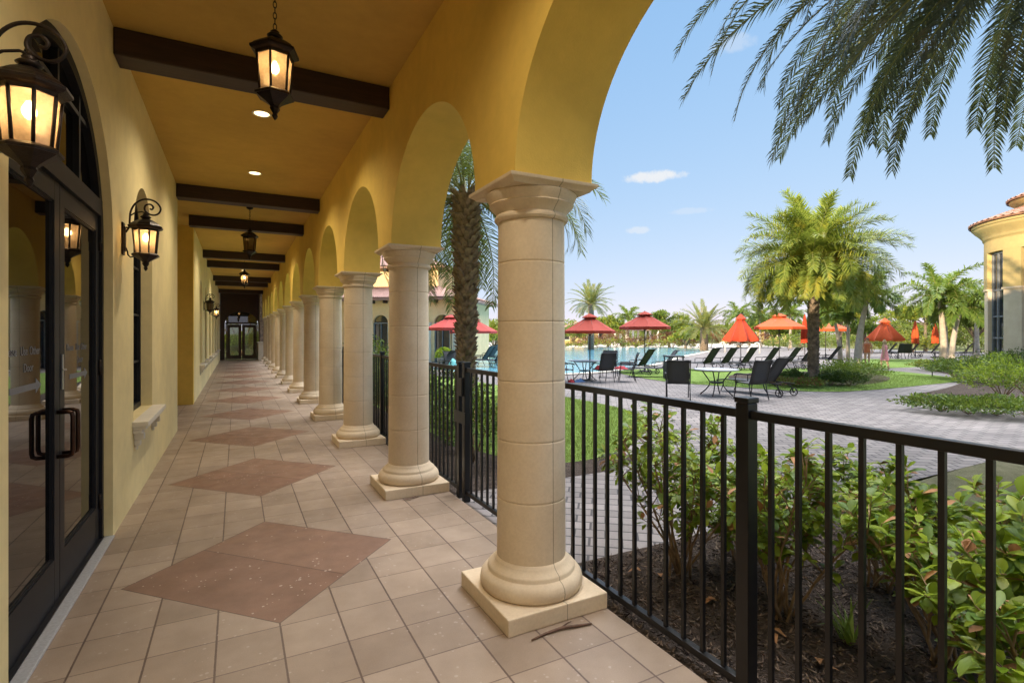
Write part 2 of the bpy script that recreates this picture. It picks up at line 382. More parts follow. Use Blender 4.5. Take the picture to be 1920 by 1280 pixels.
M['chip'] = chipmat(); M['twigwood'] = simple('dead_twig', (.13,.075,.05), .9, 0, .4, 20)
M['dryleaf'] = simple('fallen_leaf', (.34, .17, .07), .8, 0, .4, 9)
def water_mat():
    m, n, b = newmat('pool_water'); b.inputs['Roughness'].default_value = .06
    g = n.nodes.new('ShaderNodeNewGeometry')
    n.links.new(ramp(n, tex_noise(n, .25, 4, .6, g.outputs['Position']), .3, .7, (.13,.42,.56), (.22,.55,.68)), b.inputs['Base Color'])
    b.inputs['IOR'].default_value = 1.33; bump(n, b, tex_noise(n, 3.5, 3, .6, g.outputs['Position']), .25, .05); return m
M['water'] = water_mat()
M['coping'] = simple('pale_coping', (.62,.55,.44), .8, 0, .12, 3)
def roof_mat(name, c0, c1):
    m, n, b = newmat(name); b.inputs['Roughness'].default_value = .8
    g = n.nodes.new('ShaderNodeTexCoord')
    n.links.new(ramp(n, tex_noise(n, 5, 4, .7, g.outputs['Object']), .3, .7, c0, c1), b.inputs['Base Color']); return m
M['roof'] = roof_mat('clay_roof_tile', (.22,.10,.06), (.42,.22,.13))
M['roof_pink'] = roof_mat('faded_clay_roof_tile', (.30,.155,.12), (.47,.29,.23))
M['trunk'] = simple('palm_bark', (.20,.15,.105), .95, 0, .55, 9, .9, 26)
M['trunk_dark'] = simple('shaggy_palm_bark', (.27,.205,.15), .95, 0, .6, 9, .9, 26)
M['ringtrunk'] = simple('pale_smooth_palm_bark', (.46,.40,.32), .85, 0, .2, 6, .3, 20)
M['bark'] = simple('grey_brown_bark', (.20,.16,.11), .95, 0, .4, 8, .6, 30)
M['twig'] = simple('shrub_stem', (.30,.20,.11), .9, 0, .4, 14, .3, 60)
M['rachis'] = simple('frond_stalk', (.24,.24,.08), .6, 0, .2, 6)
M['frond'] = leafmat('silver_green_frond', (.15,.23,.045), (.34,.40,.07), .34, 2.0, .5, (.42,.38,.05))
M['frond_dark'] = leafmat('blue_green_frond', (.040,.062,.062), (.075,.095,.09), .2, 2.0, .45, (.12,.10,.07))
M['frond_mid'] = leafmat('grey_green_frond', (.09,.13,.055), (.19,.23,.08), .35, 2.0, .45, (.24,.22,.09))
M['frond_light'] = leafmat('fresh_green_frond', (.10,.19,.03), (.19,.27,.05), .35)
M['fan'] = leafmat('date_palm_frond', (.12,.15,.04), (.22,.22,.06), .3, 1.5, .5, (.30,.22,.06))
M['leaf'] = leafmat('glossy_shrub_leaf', (.18,.31,.022), (.42,.52,.06), .5, 8, .35)
M['grass'] = leafmat('grass_blade', (.14,.22,.05), (.30,.38,.11), .3, 3)
M['leaf_yellow'] = leafmat('yellow_green_leaf', (.17,.22,.02), (.32,.33,.04), .35, 3)
M['leaf_dark'] = leafmat('dark_hedge_leaf', (.025,.06,.012), (.075,.14,.025), .25, 3, .45)
M['leaf_mid'] = leafmat('mid_green_leaf', (.08,.16,.025), (.20,.29,.045), .3, 3, .45)
M['leaf_red'] = leafmat('maroon_leaf', (.13,.035,.03), (.26,.09,.06), .3, 3, .5, (.14,.16,.03))
M['leaf_tree'] = leafmat('tree_leaf', (.08,.15,.02), (.20,.26,.04), .35, .6, .5, (.30,.28,.04))
M['leaf_far'] = leafmat('distant_leaf', (.11,.16,.05), (.20,.23,.07), .3, .5, .6, (.26,.24,.08))
M['fruit'] = simple('orange_date_cluster', (.55,.22,.02), .7, 0, .3, 12)
M['sling'] = simple('charcoal_sling_fabric', (.045,.046,.048), .75, 0, .25, 200)
M['chair_frame'] = simple('dark_cast_metal', (.025,.024,.025), .4, .5, .2, 20)
M['tabletop'] = simple('grey_speckled_tabletop', (.42,.43,.45), .35, 0, .15, 60)
M['red'] = simple('brick_red_canvas', (.38,.042,.020), .85, 0, .08, 8)
M['coral'] = simple('coral_red_canvas', (.50,.06,.045), .85, 0, .08, 8)
M['orange'] = simple('burnt_orange_canvas', (.58,.085,.018), .85, 0, .08, 8)
M['redorange'] = simple('red_orange_canvas', (.50,.050,.014), .85, 0, .10, 8)
M['pole'] = simple('umbrella_pole', (.06,.05,.045), .5, .3, .1, 10)
M['white'] = simple('white_paint', (.78,.77,.74), .6, 0, .05, 6)
M['teal'] = simple('turquoise_towel', (.18,.55,.58), .9, 0, .15, 12)
M['redtowel'] = simple('red_towel', (.42,.04,.05), .95, 0, .25, 14)
M['bluebag'] = simple('blue_bag', (.10,.20,.40), .8, 0, .2, 12)
M['skin'] = simple('sunlit_skin', (.62,.38,.26), .6, 0, .08, 10)
M['hair'] = simple('blond_hair', (.42,.28,.14), .6, 0, .3, 40)
M['hair_dark'] = simple('brown_hair', (.10,.06,.035), .6, 0, .3, 40)
M['pinkcloth'] = simple('pink_cover_up', (.78,.32,.34), .9, 0, .15, 14)
M['orangecloth'] = simple('orange_swimwear', (.62,.20,.09), .8, 0, .12, 14)
M['bin'] = simple('dark_bin_panel', (.035,.037,.04), .5, .2, .2, 12)
M['plantpot'] = simple('grey_planter', (.20,.21,.22), .7, 0, .2, 8)
M['rubble'] = simple('stacked_ledge_stone', (.24,.19,.15), .9, 0, .55, 9, .9, 12)

# ------------------------------------------------------------------ the arcade building
WX, AX0, AX1, ZC, ZS = -.885, 1.375, 1.90, 4.14, 2.55
NCOL = 13; COLX, COLY = 1.637, 2.842
YN, YF = -6.0, 36.6                    # near and far ends of the covered walk
o = MB(); o.prism([(-3.2, YN-1), (1.97, YN-1), (1.97, YF+.8), (-3.2, YF+.8)], -.35, 0.0)
floor = o.build('arcade_floor', M['tile']); tag(floor, kind='structure')

arcade = empty('arcade_building', (0, 0, 0))
tag(arcade, 'yellow stucco building with a covered walk of round arches on cream stone columns', 'building')
DC, DH = 4.16, 1.10
W1C, W1H = 6.85, .64
def door_wall(y0, y1, holes, name='wall', x=WX, mat='stucco_wall'):
    return plate(name, [(y0, 0), (y1, 0), (y1, ZC+.02), (y0, ZC+.02)], holes, x-.28, x, M[mat], arcade)
door_wall(YN, 10.5, [arch_loop(DC, DH, .012, 2.37), arch_loop(W1C, W1H, .80, 2.56), arch_loop(DC-2.69, W1H, .80, 2.56)])
wins2 = [17.2, 19.83, 22.9, 25.6, 28.7, 31.4]
door_wall(14.475, YF, [arch_loop(c, .60, .80, 2.56) for c in wins2])
b = MB(); b.box(-2.6, WX, 14.19, 14.473, 0, ZC+.02); b.box(-2.6, WX-.285, 10.22, 10.497, 0, ZC+.02); b.box(-2.9, -2.603, 10.0, 14.6, 0, ZC+.02)
b.build('recess_wall', M['stucco'], arcade)
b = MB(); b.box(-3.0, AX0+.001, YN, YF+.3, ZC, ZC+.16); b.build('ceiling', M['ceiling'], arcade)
# arch wall with its piers
k0 = -3
pier = .275
first = COLY+P*k0
outline = [(first-pier, 4.6), (first-pier, ZS)]
for k in range(k0, NCOL):
    c = COLY+P*k
    outline.append((c+pier, ZS))
    if k < NCOL-1:
        mid = c+P/2; rad = P/2-pier
        for i in range(1, 40): outline.append((mid-rad*math.cos(math.pi*i/40), ZS+.93*math.sin(math.pi*i/40)))
        outline.append((c+P-pier, ZS))
outline.append((COLY+P*(NCOL-1)+pier, 4.6))
plate('arch_wall', outline, [], AX0, AX1, M['stucco'], arcade)
b = MB(); b.box(-9, AX1-.002, first-pier-3, YF+.3, 4.58, 5.78); b.box(-9, -3.0, first-pier-3, YF+.3, -.3, 4.57)
b.build('upper_storey', M['stucco'], arcade)
b = MB(); b.add([(-9.7, -13.5, 6.0), (2.5, -13.5, 6.0), (2.5, YF+1, 6.0), (-9.7, YF+1, 6.0), (-3.6, -8, 6.95), (-3.6, YF-4, 6.95)],
      [(0,3,2,1), (0,1,4), (1,2,5,4), (2,3,5), (3,0,4,5)]); b.build('roof', M['roof'], arcade)
b = MB(); b.box(-8.5, AX1-.1, -13, 1.4, 5.2, 9.0); b.build('tower_block', M['stucco'], arcade)
b = MB(); b.add([(-9.1, -13.6, 9.01), (AX1+.4, -13.6, 9.01), (AX1+.4, 2.0, 9.01), (-9.1, 2.0, 9.01), (-3.6, -8, 10.0), (-3.6, -3, 10.0)], [(0,3,2,1), (0,1,4), (1,2,5,4), (2,3,5), (3,0,4,5)]); b.build('tower_roof', M['roof'], arcade)
b = MB(); b.box(AX1-.4, AX1+.30, -13, YF+.6, 5.785, 5.99); b.build('cornice', M['trim'], arcade)
for y in (2.62, 5.25, 10.24, 12.83, 18.0, 20.5, 25.7, 28.2, 33.4, -2.5, -5.1):
    b = MB(); b.bbox(WX+.002, AX0-.002, y, y+.27, ZC-.225, ZC-.001, .012); b.build('ceiling_beam', M['beam'], arcade)

# columns: plinth, base moulding, drum shaft, capital
pl = MB(); pl.bbox(-.336, .336, -.336, .336, 0, .097, .008); pl_me = pl.build('plinth', M['stone'], None)
bs = MB(); bs.lathe([(.300,.097),(.314,.112),(.320,.140),(.314,.170),(.296,.194),(.276,.203),(.272,.206),(.272,.222),(.262,.232),(.245,.245),(.228,.262),(.218,.282)], 56)
bs_me = bs.build('base_moulding', M['stone'], None)
prof = []
r0, r1, z0, z1 = .215, .207, .282, 2.335
nd = 6
for i in range(nd):
    za = z0+.36*i; zb = min(z0+.36*(i+1), z1)
    ra = r0+(r1-r0)*(za-z0)/(z1-z0); rb = r0+(r1-r0)*(zb-z0)/(z1-z0)
    if i: prof += [(ra-.004, za), (ra-.004, za+.002), (ra-.001, za+.0035), (ra, za+.006), (ra, za+.014), (ra, za+.03)]
    else: prof += [(ra, za)]
    prof += [((ra+rb)/2, (za+zb)/2), (rb, zb-.03), (rb, zb-.014), (rb, zb-.006), (rb-.001, zb-.0035), (rb-.004, zb-.002)]
sh = MB(); sh.lathe(prof, 64); sh_me = sh.build('column', M['stone'], arcade, auto=35)
cp = MB(); cp.lathe([(.205,2.332),(.222,2.337),(.231,2.350),(.231,2.362),(.222,2.374),(.217,2.380),(.224,2.392),(.243,2.415),(.258,2.428),(.264,2.436),(.258,2.444),(.268,2.462),(.279,2.482),(.284,2.497),(.276,2.504)], 56)
sq = [(.262,2.503),(.268,2.512),(.282,2.522),(.296,2.530),(.298,2.534),(.298,2.549)]
vs = []; fs = []
N = 14
for h, z in sq:
    loop = []
    for sx, sy, dx, dy in ((-1,-1,1,0),(1,-1,0,1),(1,1,-1,0),(-1,1,0,-1)):
        for i in range(N):
            t = 2*i/N; loop.append(((sx+dx*t)*h, (sy+dy*t)*h, z))
    vs += loop
n4 = 4*N
for i in range(len(sq)-1):
    for k in range(n4): fs.append((i*n4+k, i*n4+(k+1)%n4, (i+1)*n4+(k+1)%n4, (i+1)*n4+k))
fs += [tuple(range(n4))[::-1], tuple(range((len(sq)-1)*n4, len(sq)*n4))]
cp.add(vs, fs, False); cp_me = cp.build('capital', M['stone'], None, auto=32)
protos = [pl_me, bs_me, cp_me]
for q in protos: q.parent = sh_me
sh_me.location = (COLX, COLY, 0)
for k in list(range(1, NCOL))+[-1, -2, -3]:
    c = sh_me.copy(); C.objects.link(c); c.parent = arcade; c.location = (COLX, COLY+P*k, 0)
    for q in protos:
        d = q.copy(); C.objects.link(d); d.parent = c

# entrance doors in the arched opening
FX = -.965
fr = MB(); fr.box(FX-.07, FX+.02, DC-DH+.002, DC-DH+.055, .012, 2.37); fr.box(FX-.07, FX+.02, DC+DH-.055, DC+DH-.002, .012, 2.37)
fr.box(FX-.07, FX+.022, DC-DH+.055, DC+DH-.055, 2.575, 2.70)
th = MB(); th.bbox(FX+.025, WX+.012, DC-DH+.004, DC+DH-.004, .001, .018, .006); th.build('threshold', M['tabletop'], arcade)
fr.box(FX-.06, FX+.024, DC-DH+.004, DC+DH-.004, .001, .022)
ring_o = [(DC-(DH-.002)*math.cos(math.pi*i/40), 2.37+(DH-.002)*math.sin(math.pi*i/40)) for i in range(41)]
ring_i = [(DC-(DH-.085)*math.cos(math.pi*i/40), 2.37+(DH-.085)*math.sin(math.pi*i/40)) for i in range(41)]
vs = [(x, p[0], p[1]) for x in (FX-.07, FX+.02) for p in ring_o+ring_i]; fs = []
for i in range(40):
    a, b_, c_, d_ = i, i+1, 41+i+1, 41+i
    fs += [(a, b_, c_, d_)[::-1], (82+a, 82+b_, 82+c_, 82+d_), (c_, d_, 82+d_, 82+c_)]
fr.add(vs, fs)
frame = fr.build('door_frame', M['frame'], arcade)
def arch_z(y): return 2.37+math.sqrt(max(0, (DH-.05)**2-(y-DC)**2))
fl = MB()
for y in (DC-.05, DC+.44, DC-.54): fl.box(FX-.045, FX+.006, y-.017, y+.017, 2.70, arch_z(y))
hw = math.sqrt((DH-.06)**2-(3.16-2.37)**2); fl.box(FX-.044, FX+.004, DC-hw, DC+hw, 3.145, 3.175)
fan = fl.build('fanlight', M['frame'], arcade)
g = plate('pane', [(DC-1.03, 2.66), (DC+1.03, 2.66)]+[(DC+1.03*math.cos(math.pi*i/30), 2.37+1.03*math.sin(math.pi*i/30)) for i in range(3, 28)], [], FX-.04, FX-.03, M['glass'], fan)
def text_mesh(txt, size, mat, parent, y, z, x, name='lettering'):
    cu = bpy.data.curves.new(name, 'FONT'); cu.body = txt; cu.size = size; cu.extrude = .0006; cu.align_x = 'CENTER'
    t = bpy.data.objects.new('t', cu); C.objects.link(t); dg = bpy.context.evaluated_depsgraph_get(); dg.update()
    me = bpy.data.meshes.new_from_object(t.evaluated_get(dg)); bpy.data.objects.remove(t); me.materials.clear(); me.materials.append(mat)
    o = bpy.data.objects.new(name, me); C.objects.link(o); o.parent = parent; o.location = (x, y, z); o.rotation_euler = (R(90), 0, R(90)); return o
for s in (-1, 1):
    y0, y1 = (DC-DH+.058, DC-.004) if s < 0 else (DC+.004, DC+DH-.058)
    d = MB()
    d.bbox(FX-.045, FX, y0, y0+.10, .025, 2.57, .003); d.bbox(FX-.045, FX, y1-.10, y1, .025, 2.57, .003)
    d.box(FX-.044, FX-.001, y0+.10, y1-.10, .025, .29); d.box(FX-.044, FX-.001, y0+.10, y1-.10, 2.45, 2.57)
    for ya, yb, za, zb in ((y0+.10, y0+.112, .29, 2.45), (y1-.112, y1-.10, .29, 2.45), (y0+.112, y1-.112, .29, .302), (y0+.112, y1-.112, 2.438, 2.45)):
        d.box(FX-.030, FX-.010, ya, yb, za, zb)
    leaf = d.build('door', M['frame'], arcade)
    p = MB(); p.box(FX-.030, FX-.022, y0+.103, y1-.103, .293, 2.447); p.build('pane', M['glass'], leaf)
    hy = y1-.05 if s < 0 else y0+.06
    off = .075
    o2 = MB(); o2.tube([(FX-.002, hy, 1.17), (FX+off*.7, hy, 1.17), (FX+off*.93, hy, 1.163), (FX+off, hy, 1.14), (FX+off, hy, .93), (FX+off*.93, hy, .907), (FX+off*.7, hy, .90), (FX-.002, hy, .90)], .0125, 10)
    o2.build('handle', M['copper'], leaf)
    if s > 0:
        lg = MB(); lg.bbox(FX+.001, FX+.010, y0+.018, y0+.042, 1.30, 1.52, .002); lg.lathe([(.017,0),(.017,.01)], 14, (FX+.01, y0+.03, 1.42)); lg.build('latch_guard', M['silver'], leaf)
    for zz in (.32, 1.38, 2.36):
        hg = MB(); yy = y0-.004 if s < 0 else y1-.03
        hg.tube([(FX+.008, yy+.017, zz-.06), (FX+.008, yy+.017, zz+.06)], .011, 8); hg.build('hinge', M['iron'], leaf)
    cy = (y0+y1)/2+.02
    text_mesh('Please', .066, M['letter'], leaf, cy-.22, 1.535, FX-.0205); text_mesh('Use', .066, M['letter'], leaf, cy-.035, 1.535, FX-.0205); text_mesh('Other', .066, M['letter'], leaf, cy+.13, 1.535, FX-.0205); text_mesh('Door', .066, M['letter'], leaf, cy+.03, 1.445, FX-.0205)
    a = MB(); L = .235
    pts = [(cy-L, -.017), (cy+L-.09, -.017), (cy+L-.09, -.042), (cy+L, 0), (cy+L-.09, .042), (cy+L-.09, .017), (cy-L, .017)]
    v = [(FX-.0215, p_[0], 1.36+p_[1]) for p_ in pts]+[(FX-.0203, p_[0], 1.36+p_[1]) for p_ in pts]
    a.add(v, [(0,1,5,6)[::-1], (2,3,4)[::-1], (7,8,12,13), (9,10,11)]+[(i, (i+1)%7, 7+(i+1)%7, 7+i) for i in range(7)])
    a.build('arrow', M['letter'], leaf)

# windows with stone sills
def window(c, half, x, z0=.80, zs=2.56, full=True):
    fxx = x-.13
    w = MB()
    t = .05
    w.box(fxx-.04, fxx+.02, c-half+.002, c-half+t, z0, zs); w.box(fxx-.04, fxx+.02, c+half-t, c+half-.002, z0, zs)
    w.box(fxx-.04, fxx+.02, c-half+t, c+half-t, z0, z0+.06)
    n = 24
    oo = [(c-(half-.002)*math.cos(math.pi*i/n), zs+(half-.002)*math.sin(math.pi*i/n)) for i in range(n+1)]
    ii = [(c-(half-t)*math.cos(math.pi*i/n), zs+(half-t)*math.sin(math.pi*i/n)) for i in range(n+1)]
    m = n+1; v = [(xx, p[0], p[1]) for xx in (fxx-.04, fxx+.02) for p in oo+ii]; f = []
    for i in range(n):
        a, b_, c_, d_ = i, i+1, m+i+1, m+i
        f += [(a, b_, c_, d_)[::-1], (2*m+a, 2*m+b_, 2*m+c_, 2*m+d_), (c_, d_, 2*m+d_, 2*m+c_)]
    w.add(v, f)
    if full:
        w.box(fxx-.02, fxx+.008, c-.012, c+.012, z0+.06, zs+half-t)
        for zz in (1.33, 1.86, 2.39): w.box(fxx-.019, fxx+.007, c-half+t, c+half-t, zz-.011, zz+.011)
    ob = w.build('window', M['frame'], arcade)
    plate('pane', arch_loop(c, half-.03, z0+.03, zs, 20), [], fxx-.02, fxx-.012, M['glass'], ob)
    s = MB()
    s.bbox(x-.12, x+.13, c-half-.07, c+half+.07, z0-.055, z0-.003, .008)
    s.bbox(x+.0005, x+.11, c-half-.05, c+half+.05, z0-.085, z0-.056, .008); s.bbox(x+.0005, x+.075, c-half-.04, c+half+.04, z0-.125, z0-.086, .01)
    for yy in (c-half+.02, c+half-.09):
        s.bbox(x+.0005, x+.085, yy, yy+.07, z0-.19, z0-.126, .01); s.bbox(x+.0005, x+.055, yy+.005, yy+.065, z0-.25, z0-.191, .012)
        s.bbox(x+.0005, x+.030, yy+.012, yy+.058, z0-.29, z0-.251, .01)
    s.build('window_sill', M['trim'], arcade)
window(W1C, W1H, WX); window(DC-2.69, W1H, WX)
for c in wins2: window(c, .60, WX)

# far end: arched double door, stone pier on a white pedestal
EY = YF
FC = .30
plate('end_wall', [(WX+.002, 0), (AX0+.25, 0), (AX0+.25, ZC-.002), (WX+.002, ZC-.002)], [arch_loop(FC, .92, .01, 2.25, 24, .75)], EY, EY+.3, M['door_wood'], arcade, 'y')
e = MB(); e.box(FC-.90, FC+.90, EY+.16, EY+.20, .0, .04)
for x in (FC-.90, FC+.82): e.box(x, x+.08, EY+.10, EY+.16, .01, 2.25)
e.box(FC-.90, FC+.90, EY+.10, EY+.162, 2.22, 2.34)
e.build('door_frame', M['door_wood'], arcade)
for s in (-1, 1):
    x0, x1 = (FC-.815, FC-.01) if s < 0 else (FC+.01, FC+.815)
    d = MB(); d.box(x0, x0+.17, EY+.11, EY+.15, .05, 2.21); d.box(x1-.17, x1, EY+.11, EY+.15, .05, 2.21)
    d.box(x0+.17, x1-.17, EY+.11, EY+.15, .05, .30); d.box(x0+.17, x1-.17, EY+.11, EY+.15, 2.02, 2.21)
    ob = d.build('door', M['door_wood'], arcade)
    p = MB(); p.box(x0+.16, x1-.16, EY+.125, EY+.132, .28, 2.04); p.build('pane', M['clear'], ob)
    h = MB(); hx = x1-.06 if s < 0 else x0+.06; h.tube([(hx, EY+.11, 1.2), (hx, EY+.05, 1.19), (hx, EY+.05, .86), (hx, EY+.11, .85)], .012, 6); h.build('handle', M['copper'], ob)
plate('fanlight', [(FC-.85, 2.34), (FC+.85, 2.34)]+[(FC+.935*math.cos(math.pi*i/20), 2.25+.765*math.sin(math.pi*i/20)) for i in range(2, 19)], [], EY+.12, EY+.13, M['sky_glass'], arcade, 'y')
b = MB(); b.bbox(1.25, 2.05, EY-1.35, EY-.35, 1.14, ZS+1.58, .02); b.build('stone_pier', M['rubble'], arcade)
b = MB(); b.bbox(1.18, 2.12, EY-1.42, EY-.28, 0, 1.06, .02); b.bbox(1.14, 2.16, EY-1.46, EY-.24, 1.061, 1.139, .02); b.build('pedestal', M['trim'], arcade)

# ------------------------------------------------------------------ lanterns and ceiling lights
def ring_panes(b, n, ra, za, rb, zb, rot, inset=0):
    for k in range(n):
        a0 = 2*math.pi*k/n+rot; a1 = 2*math.pi*(k+1)/n+rot
        q = [Vector((ra*math.cos(a0), ra*math.sin(a0), za)), Vector((ra*math.cos(a1), ra*math.sin(a1), za)), Vector((rb*math.cos(a1), rb*math.sin(a1), zb)), Vector((rb*math.cos(a0), rb*math.sin(a0), zb))]
        b.add(q, [(0,1,2,3)])
def lantern_body(root, n, rot, power, lit=True):
    """origin at the middle of the finial tip; body ~0.62 m tall"""
    c = MB()
    c.lathe([(.002,0),(.012,.012),(.020,.030),(.014,.046),(.024,.060),(.034,.078),(.030,.092),(.045,.108),(.075,.128),(.105,.146),(.120,.158)], n, rot=rot, smooth=False)
    c.lathe([(.128,.158),(.130,.172),(.118,.182),(.104,.190)], n, rot=rot, smooth=False)
    ra, rb = .098, .118
    for k in range(n):
        a = 2*math.pi*k/n+rot
        c.tube([(ra*math.cos(a), ra*math.sin(a), .186), (rb*math.cos(a), rb*math.sin(a), .432)], .0085, 6)
    c.lathe([(.112,.425),(.122,.425),(.128,.445),(.150,.452),(.163,.462),(.163,.476),(.150,.482),(.135,.500),(.105,.522),(.070,.542),(.048,.552)], n, rot=rot, smooth=False)
    c.lathe([(.03,.552),(.040,.566),(.052,.576),(.040,.588),(.024,.596),(.030,.606),(.016,.618),(.008,.625)], 16)
    cage = c.build('cage', M['iron'], root)
    gl = MB(); ring_panes(gl, n, ra-.004, .19, rb-.004, .428, rot); gl.build('glass', M['lamp_glass'], root)
    bl = MB(); bl.lathe([(.004,.318),(.016,.324),(.026,.340),(.029,.356),(.024,.374),(.014,.392),(.011,.402)], 16); bl.build('bulb', M['bulb'] if lit else M['silver'], root)
    st = MB(); st.tube([(0,0,.19),(0,0,.315)], .009, 8); st.build('socket', M['trim'], root)
    if lit:
        ld = bpy.data.lights.new('lantern_light', 'POINT'); ld.energy = power; ld.color = (1, .74, .42); ld.shadow_soft_size = .03
        lo = bpy.data.objects.new('lantern_light', ld); C.objects.link(lo); lo.parent = root; lo.location = (0, 0, .44); lo.location = (0,0,.356)
def hanging_lantern(x, y, ztip, label, lit=True, power=8):
    root = empty('hanging_lantern', (x, y, ztip)); tag(root, label, 'lantern', 'lanterns hanging from the ceiling of the covered walk')
    lantern_body(root, 6, R(12), power, lit)
    ch = MB(); top = ZC-ztip-.02; z = .62; k = 0
    while z < top-.02:
        ax = Vector((1,0,0)) if k % 2 == 0 else Vector((0,1,0)); pts = []
        for i in range(13):
            a = 2*math.pi*i/12; pts.append(Vector((0,0,z+.022+.024*math.cos(a)))+ax*(.011*math.sin(a)))
        ch.tube(pts, .0032, 6, False); z += .038; k += 1
    ch.build('chain', M['iron'], root)
    cn = MB(); cn.lathe([(.012, top-.03), (.03, top-.022), (.06, top-.006), (.062, top+.019)], 20); cn.build('ceiling_rose', M['iron'], root)
    return root
hanging_lantern(.235, 3.94, 3.115, 'lit six-sided iron lantern hanging nearest, in front of the first thick beam')
hanging_lantern(.235, 11.55, 3.10, 'unlit dark iron lantern hanging between the second and third ceiling beams', False)
hanging_lantern(.235, 19.25, 3.12, 'small lit iron lantern hanging farthest down the covered walk')
hanging_lantern(.235, -3.9, 3.115, 'lit iron lantern hanging behind the viewpoint')
def wall_lantern(y, ztip, label, x=WX, lit=True, power=2.3):
    root = empty('wall_lantern', (x+.171, y, ztip)); tag(root, label, 'lantern', 'iron lanterns on the left wall')
    lantern_body(root, 8, R(22.5), power, lit); root.scale = (.83, .83, .83)
    a = MB(); w = -.205
    a.bbox(w+.001, w+.018, -.055, .055, .16, .50, .006); a.bbox(w+.018, w+.030, -.040, .040, .20, .46, .006)
    a.build('backplate', M['iron'], root)
    s = MB()
    # main arm leaves the plate, climbs, loops over the lamp and curls into a scroll
    pts = [(w+.03,0,.40),(w+.06,0,.46),(w+.065,0,.53),(w+.072,0,.62),(w+.105,0,.70),(w+.16,0,.755),(w+.23,0,.772),(w+.30,0,.748),(w+.338,0,.69),(w+.325,0,.635),(w+.28,0,.607),(w+.225,0,.62),(w+.195,0,.66),(w+.205,0,.705),(w+.245,0,.72),(w+.272,0,.695),(w+.262,0,.668),(w+.24,0,.672)]
    sm = []
    for i in range(len(pts)-1):
        p0 = Vector(pts[max(i-1,0)]); p1 = Vector(pts[i]); p2 = Vector(pts[i+1]); p3 = Vector(pts[min(i+2,len(pts)-1)])
        for t in (0,.25,.5,.75): sm.append(.5*((2*p1)+(-p0+p2)*t+(2*p0-5*p1+4*p2-p3)*t*t+(-p0+3*p1-3*p2+p3)*t**3))
    sm.append(Vector(pts[-1])); s.tube(sm, .0095, 8)
    s.tube([(0,0,.618),(0,0,.64)], .010, 8)
    s.tube([(w+.07,0,.58),(w+.11,0,.615),(w+.17,0,.632),(w+.205,0,.622)], .007, 6)
    s.tube([(w+.03,0,.24),(w+.045,0,.20),(w+.05,0,.165),(w+.07,0,.140),(w+.10,0,.150)], .008, 6)
    s.tube([(w+.03,0,.452),(w+.09,0,.455)], .008, 6)
    s.build('scroll_arm', M['iron'], root)
    return root
wall_lantern(2.68, 2.22, 'large lit scroll-arm wall lantern cut by the left picture edge beside the glass doors')
wall_lantern(5.64, 2.205, 'lit scroll-arm wall lantern between the glass doors and the narrow arched window')
wall_lantern(18.5, 2.22, 'unlit scroll-arm wall lantern, first one on the far stretch of left wall', lit=False)
wall_lantern(24.3, 2.22, 'lit scroll-arm wall lantern farthest down the left wall')
for i, (y, lb) in enumerate(((6.56, 'round recessed ceiling light right behind the first hanging lantern'), (9.04, 'round recessed ceiling light in front of the second beam'), (-.6, 'added unseen recessed light above the viewpoint'), (1.6, 'added unseen recessed light in front of the first beam'), (15.5, 'added recessed light hidden between the far beams'), (23.2, 'added recessed light hidden near the far doors'))):  # entries past the second-beam light are unseen, added to brighten the walk
    root = empty('ceiling_light', (.255, y, ZC)); tag(root, lb, 'ceiling light', 'recessed lights in the ceiling of the covered walk')
    t = MB(); t.lathe([(.078,-.002),(.100,-.002),(.102,-.006),(.096,-.009),(.080,-.006),(.078,-.002)], 28, cap=False); t.build('trim_ring', M['trim'], root)
    l = MB(); l.lathe([(.001,-.0035),(.079,-.0035)], 28, cap=False); l.build('lens', M['downlight'], root)
    ld = bpy.data.lights.new('downlight_beam', 'SPOT'); ld.energy = 40; ld.color = (1, .86, .66); ld.spot_size = R(150); ld.spot_blend = .8; ld.shadow_soft_size = .07
    lo = bpy.data.objects.new('downlight_beam', ld); C.objects.link(lo); lo.parent = root; lo.location = (0,0,-.02)

# ------------------------------------------------------------------ ground outside
GZ = -.06
def sheet(name, poly, z, mat, kind='structure', curve=None, res=0):
    b = MB(); b.add([(x, y, z) for x, y in poly], [tuple(range(len(poly)))]); o = b.build(name, mat)
    if o.data.polygons[0].normal.z < 0: o.data.flip_normals()
    tag(o, kind=kind); return o
def smooth_poly(pts, it=2):
    for _ in range(it):
        q = []
        for i in range(len(pts)):
            a, b = pts[i], pts[(i+1) % len(pts)]
            q += [(a[0]*.75+b[0]*.25, a[1]*.75+b[1]*.25), (a[0]*.25+b[0]*.75, a[1]*.25+b[1]*.75)]
        pts = q
    return pts
sheet('ground', [(-900, -900), (1400, -900), (1400, 1400), (-900, 1400)], GZ-.02, M['earth'])
sheet('pool_deck', [(1.98, 3.16), (60, 3.16), (60, 110), (8, 110), (6, 44), (1.98, 44)], GZ+.02, M['paver'])
sheet('mulch_bed', [(1.972, -6), (5.2, -6), (5.3, 2.5), (5.0, 3.10), (1.972, 3.16)], GZ+.03, M['mulch'])
sheet('grass_verge', [(5.2, -6), (40, -8), (34, 2.6), (9.57, 3.10), (8.1, 3.14), (5.6, 3.05), (5.3, 2.5)], GZ+.028, M['drygrass'])
sheet('lawn', smooth_poly([(3.3, 5.75), (4.4, 5.6), (6.0, 6.6), (7.6, 8.2), (7.75, 11.4), (7.2, 20), (5.5, 30), (2.8, 30), (2.8, 8)], 2), GZ+.032, M['lawn'])
sheet('mulch_strip', [(1.98, 5.12), (4.2, 5.12), (5.0, 5.5), (4.4, 6.1), (3.6, 6.4), (3.3, 9), (3.2, 30), (1.98, 30)], GZ+.026, M['mulch'])
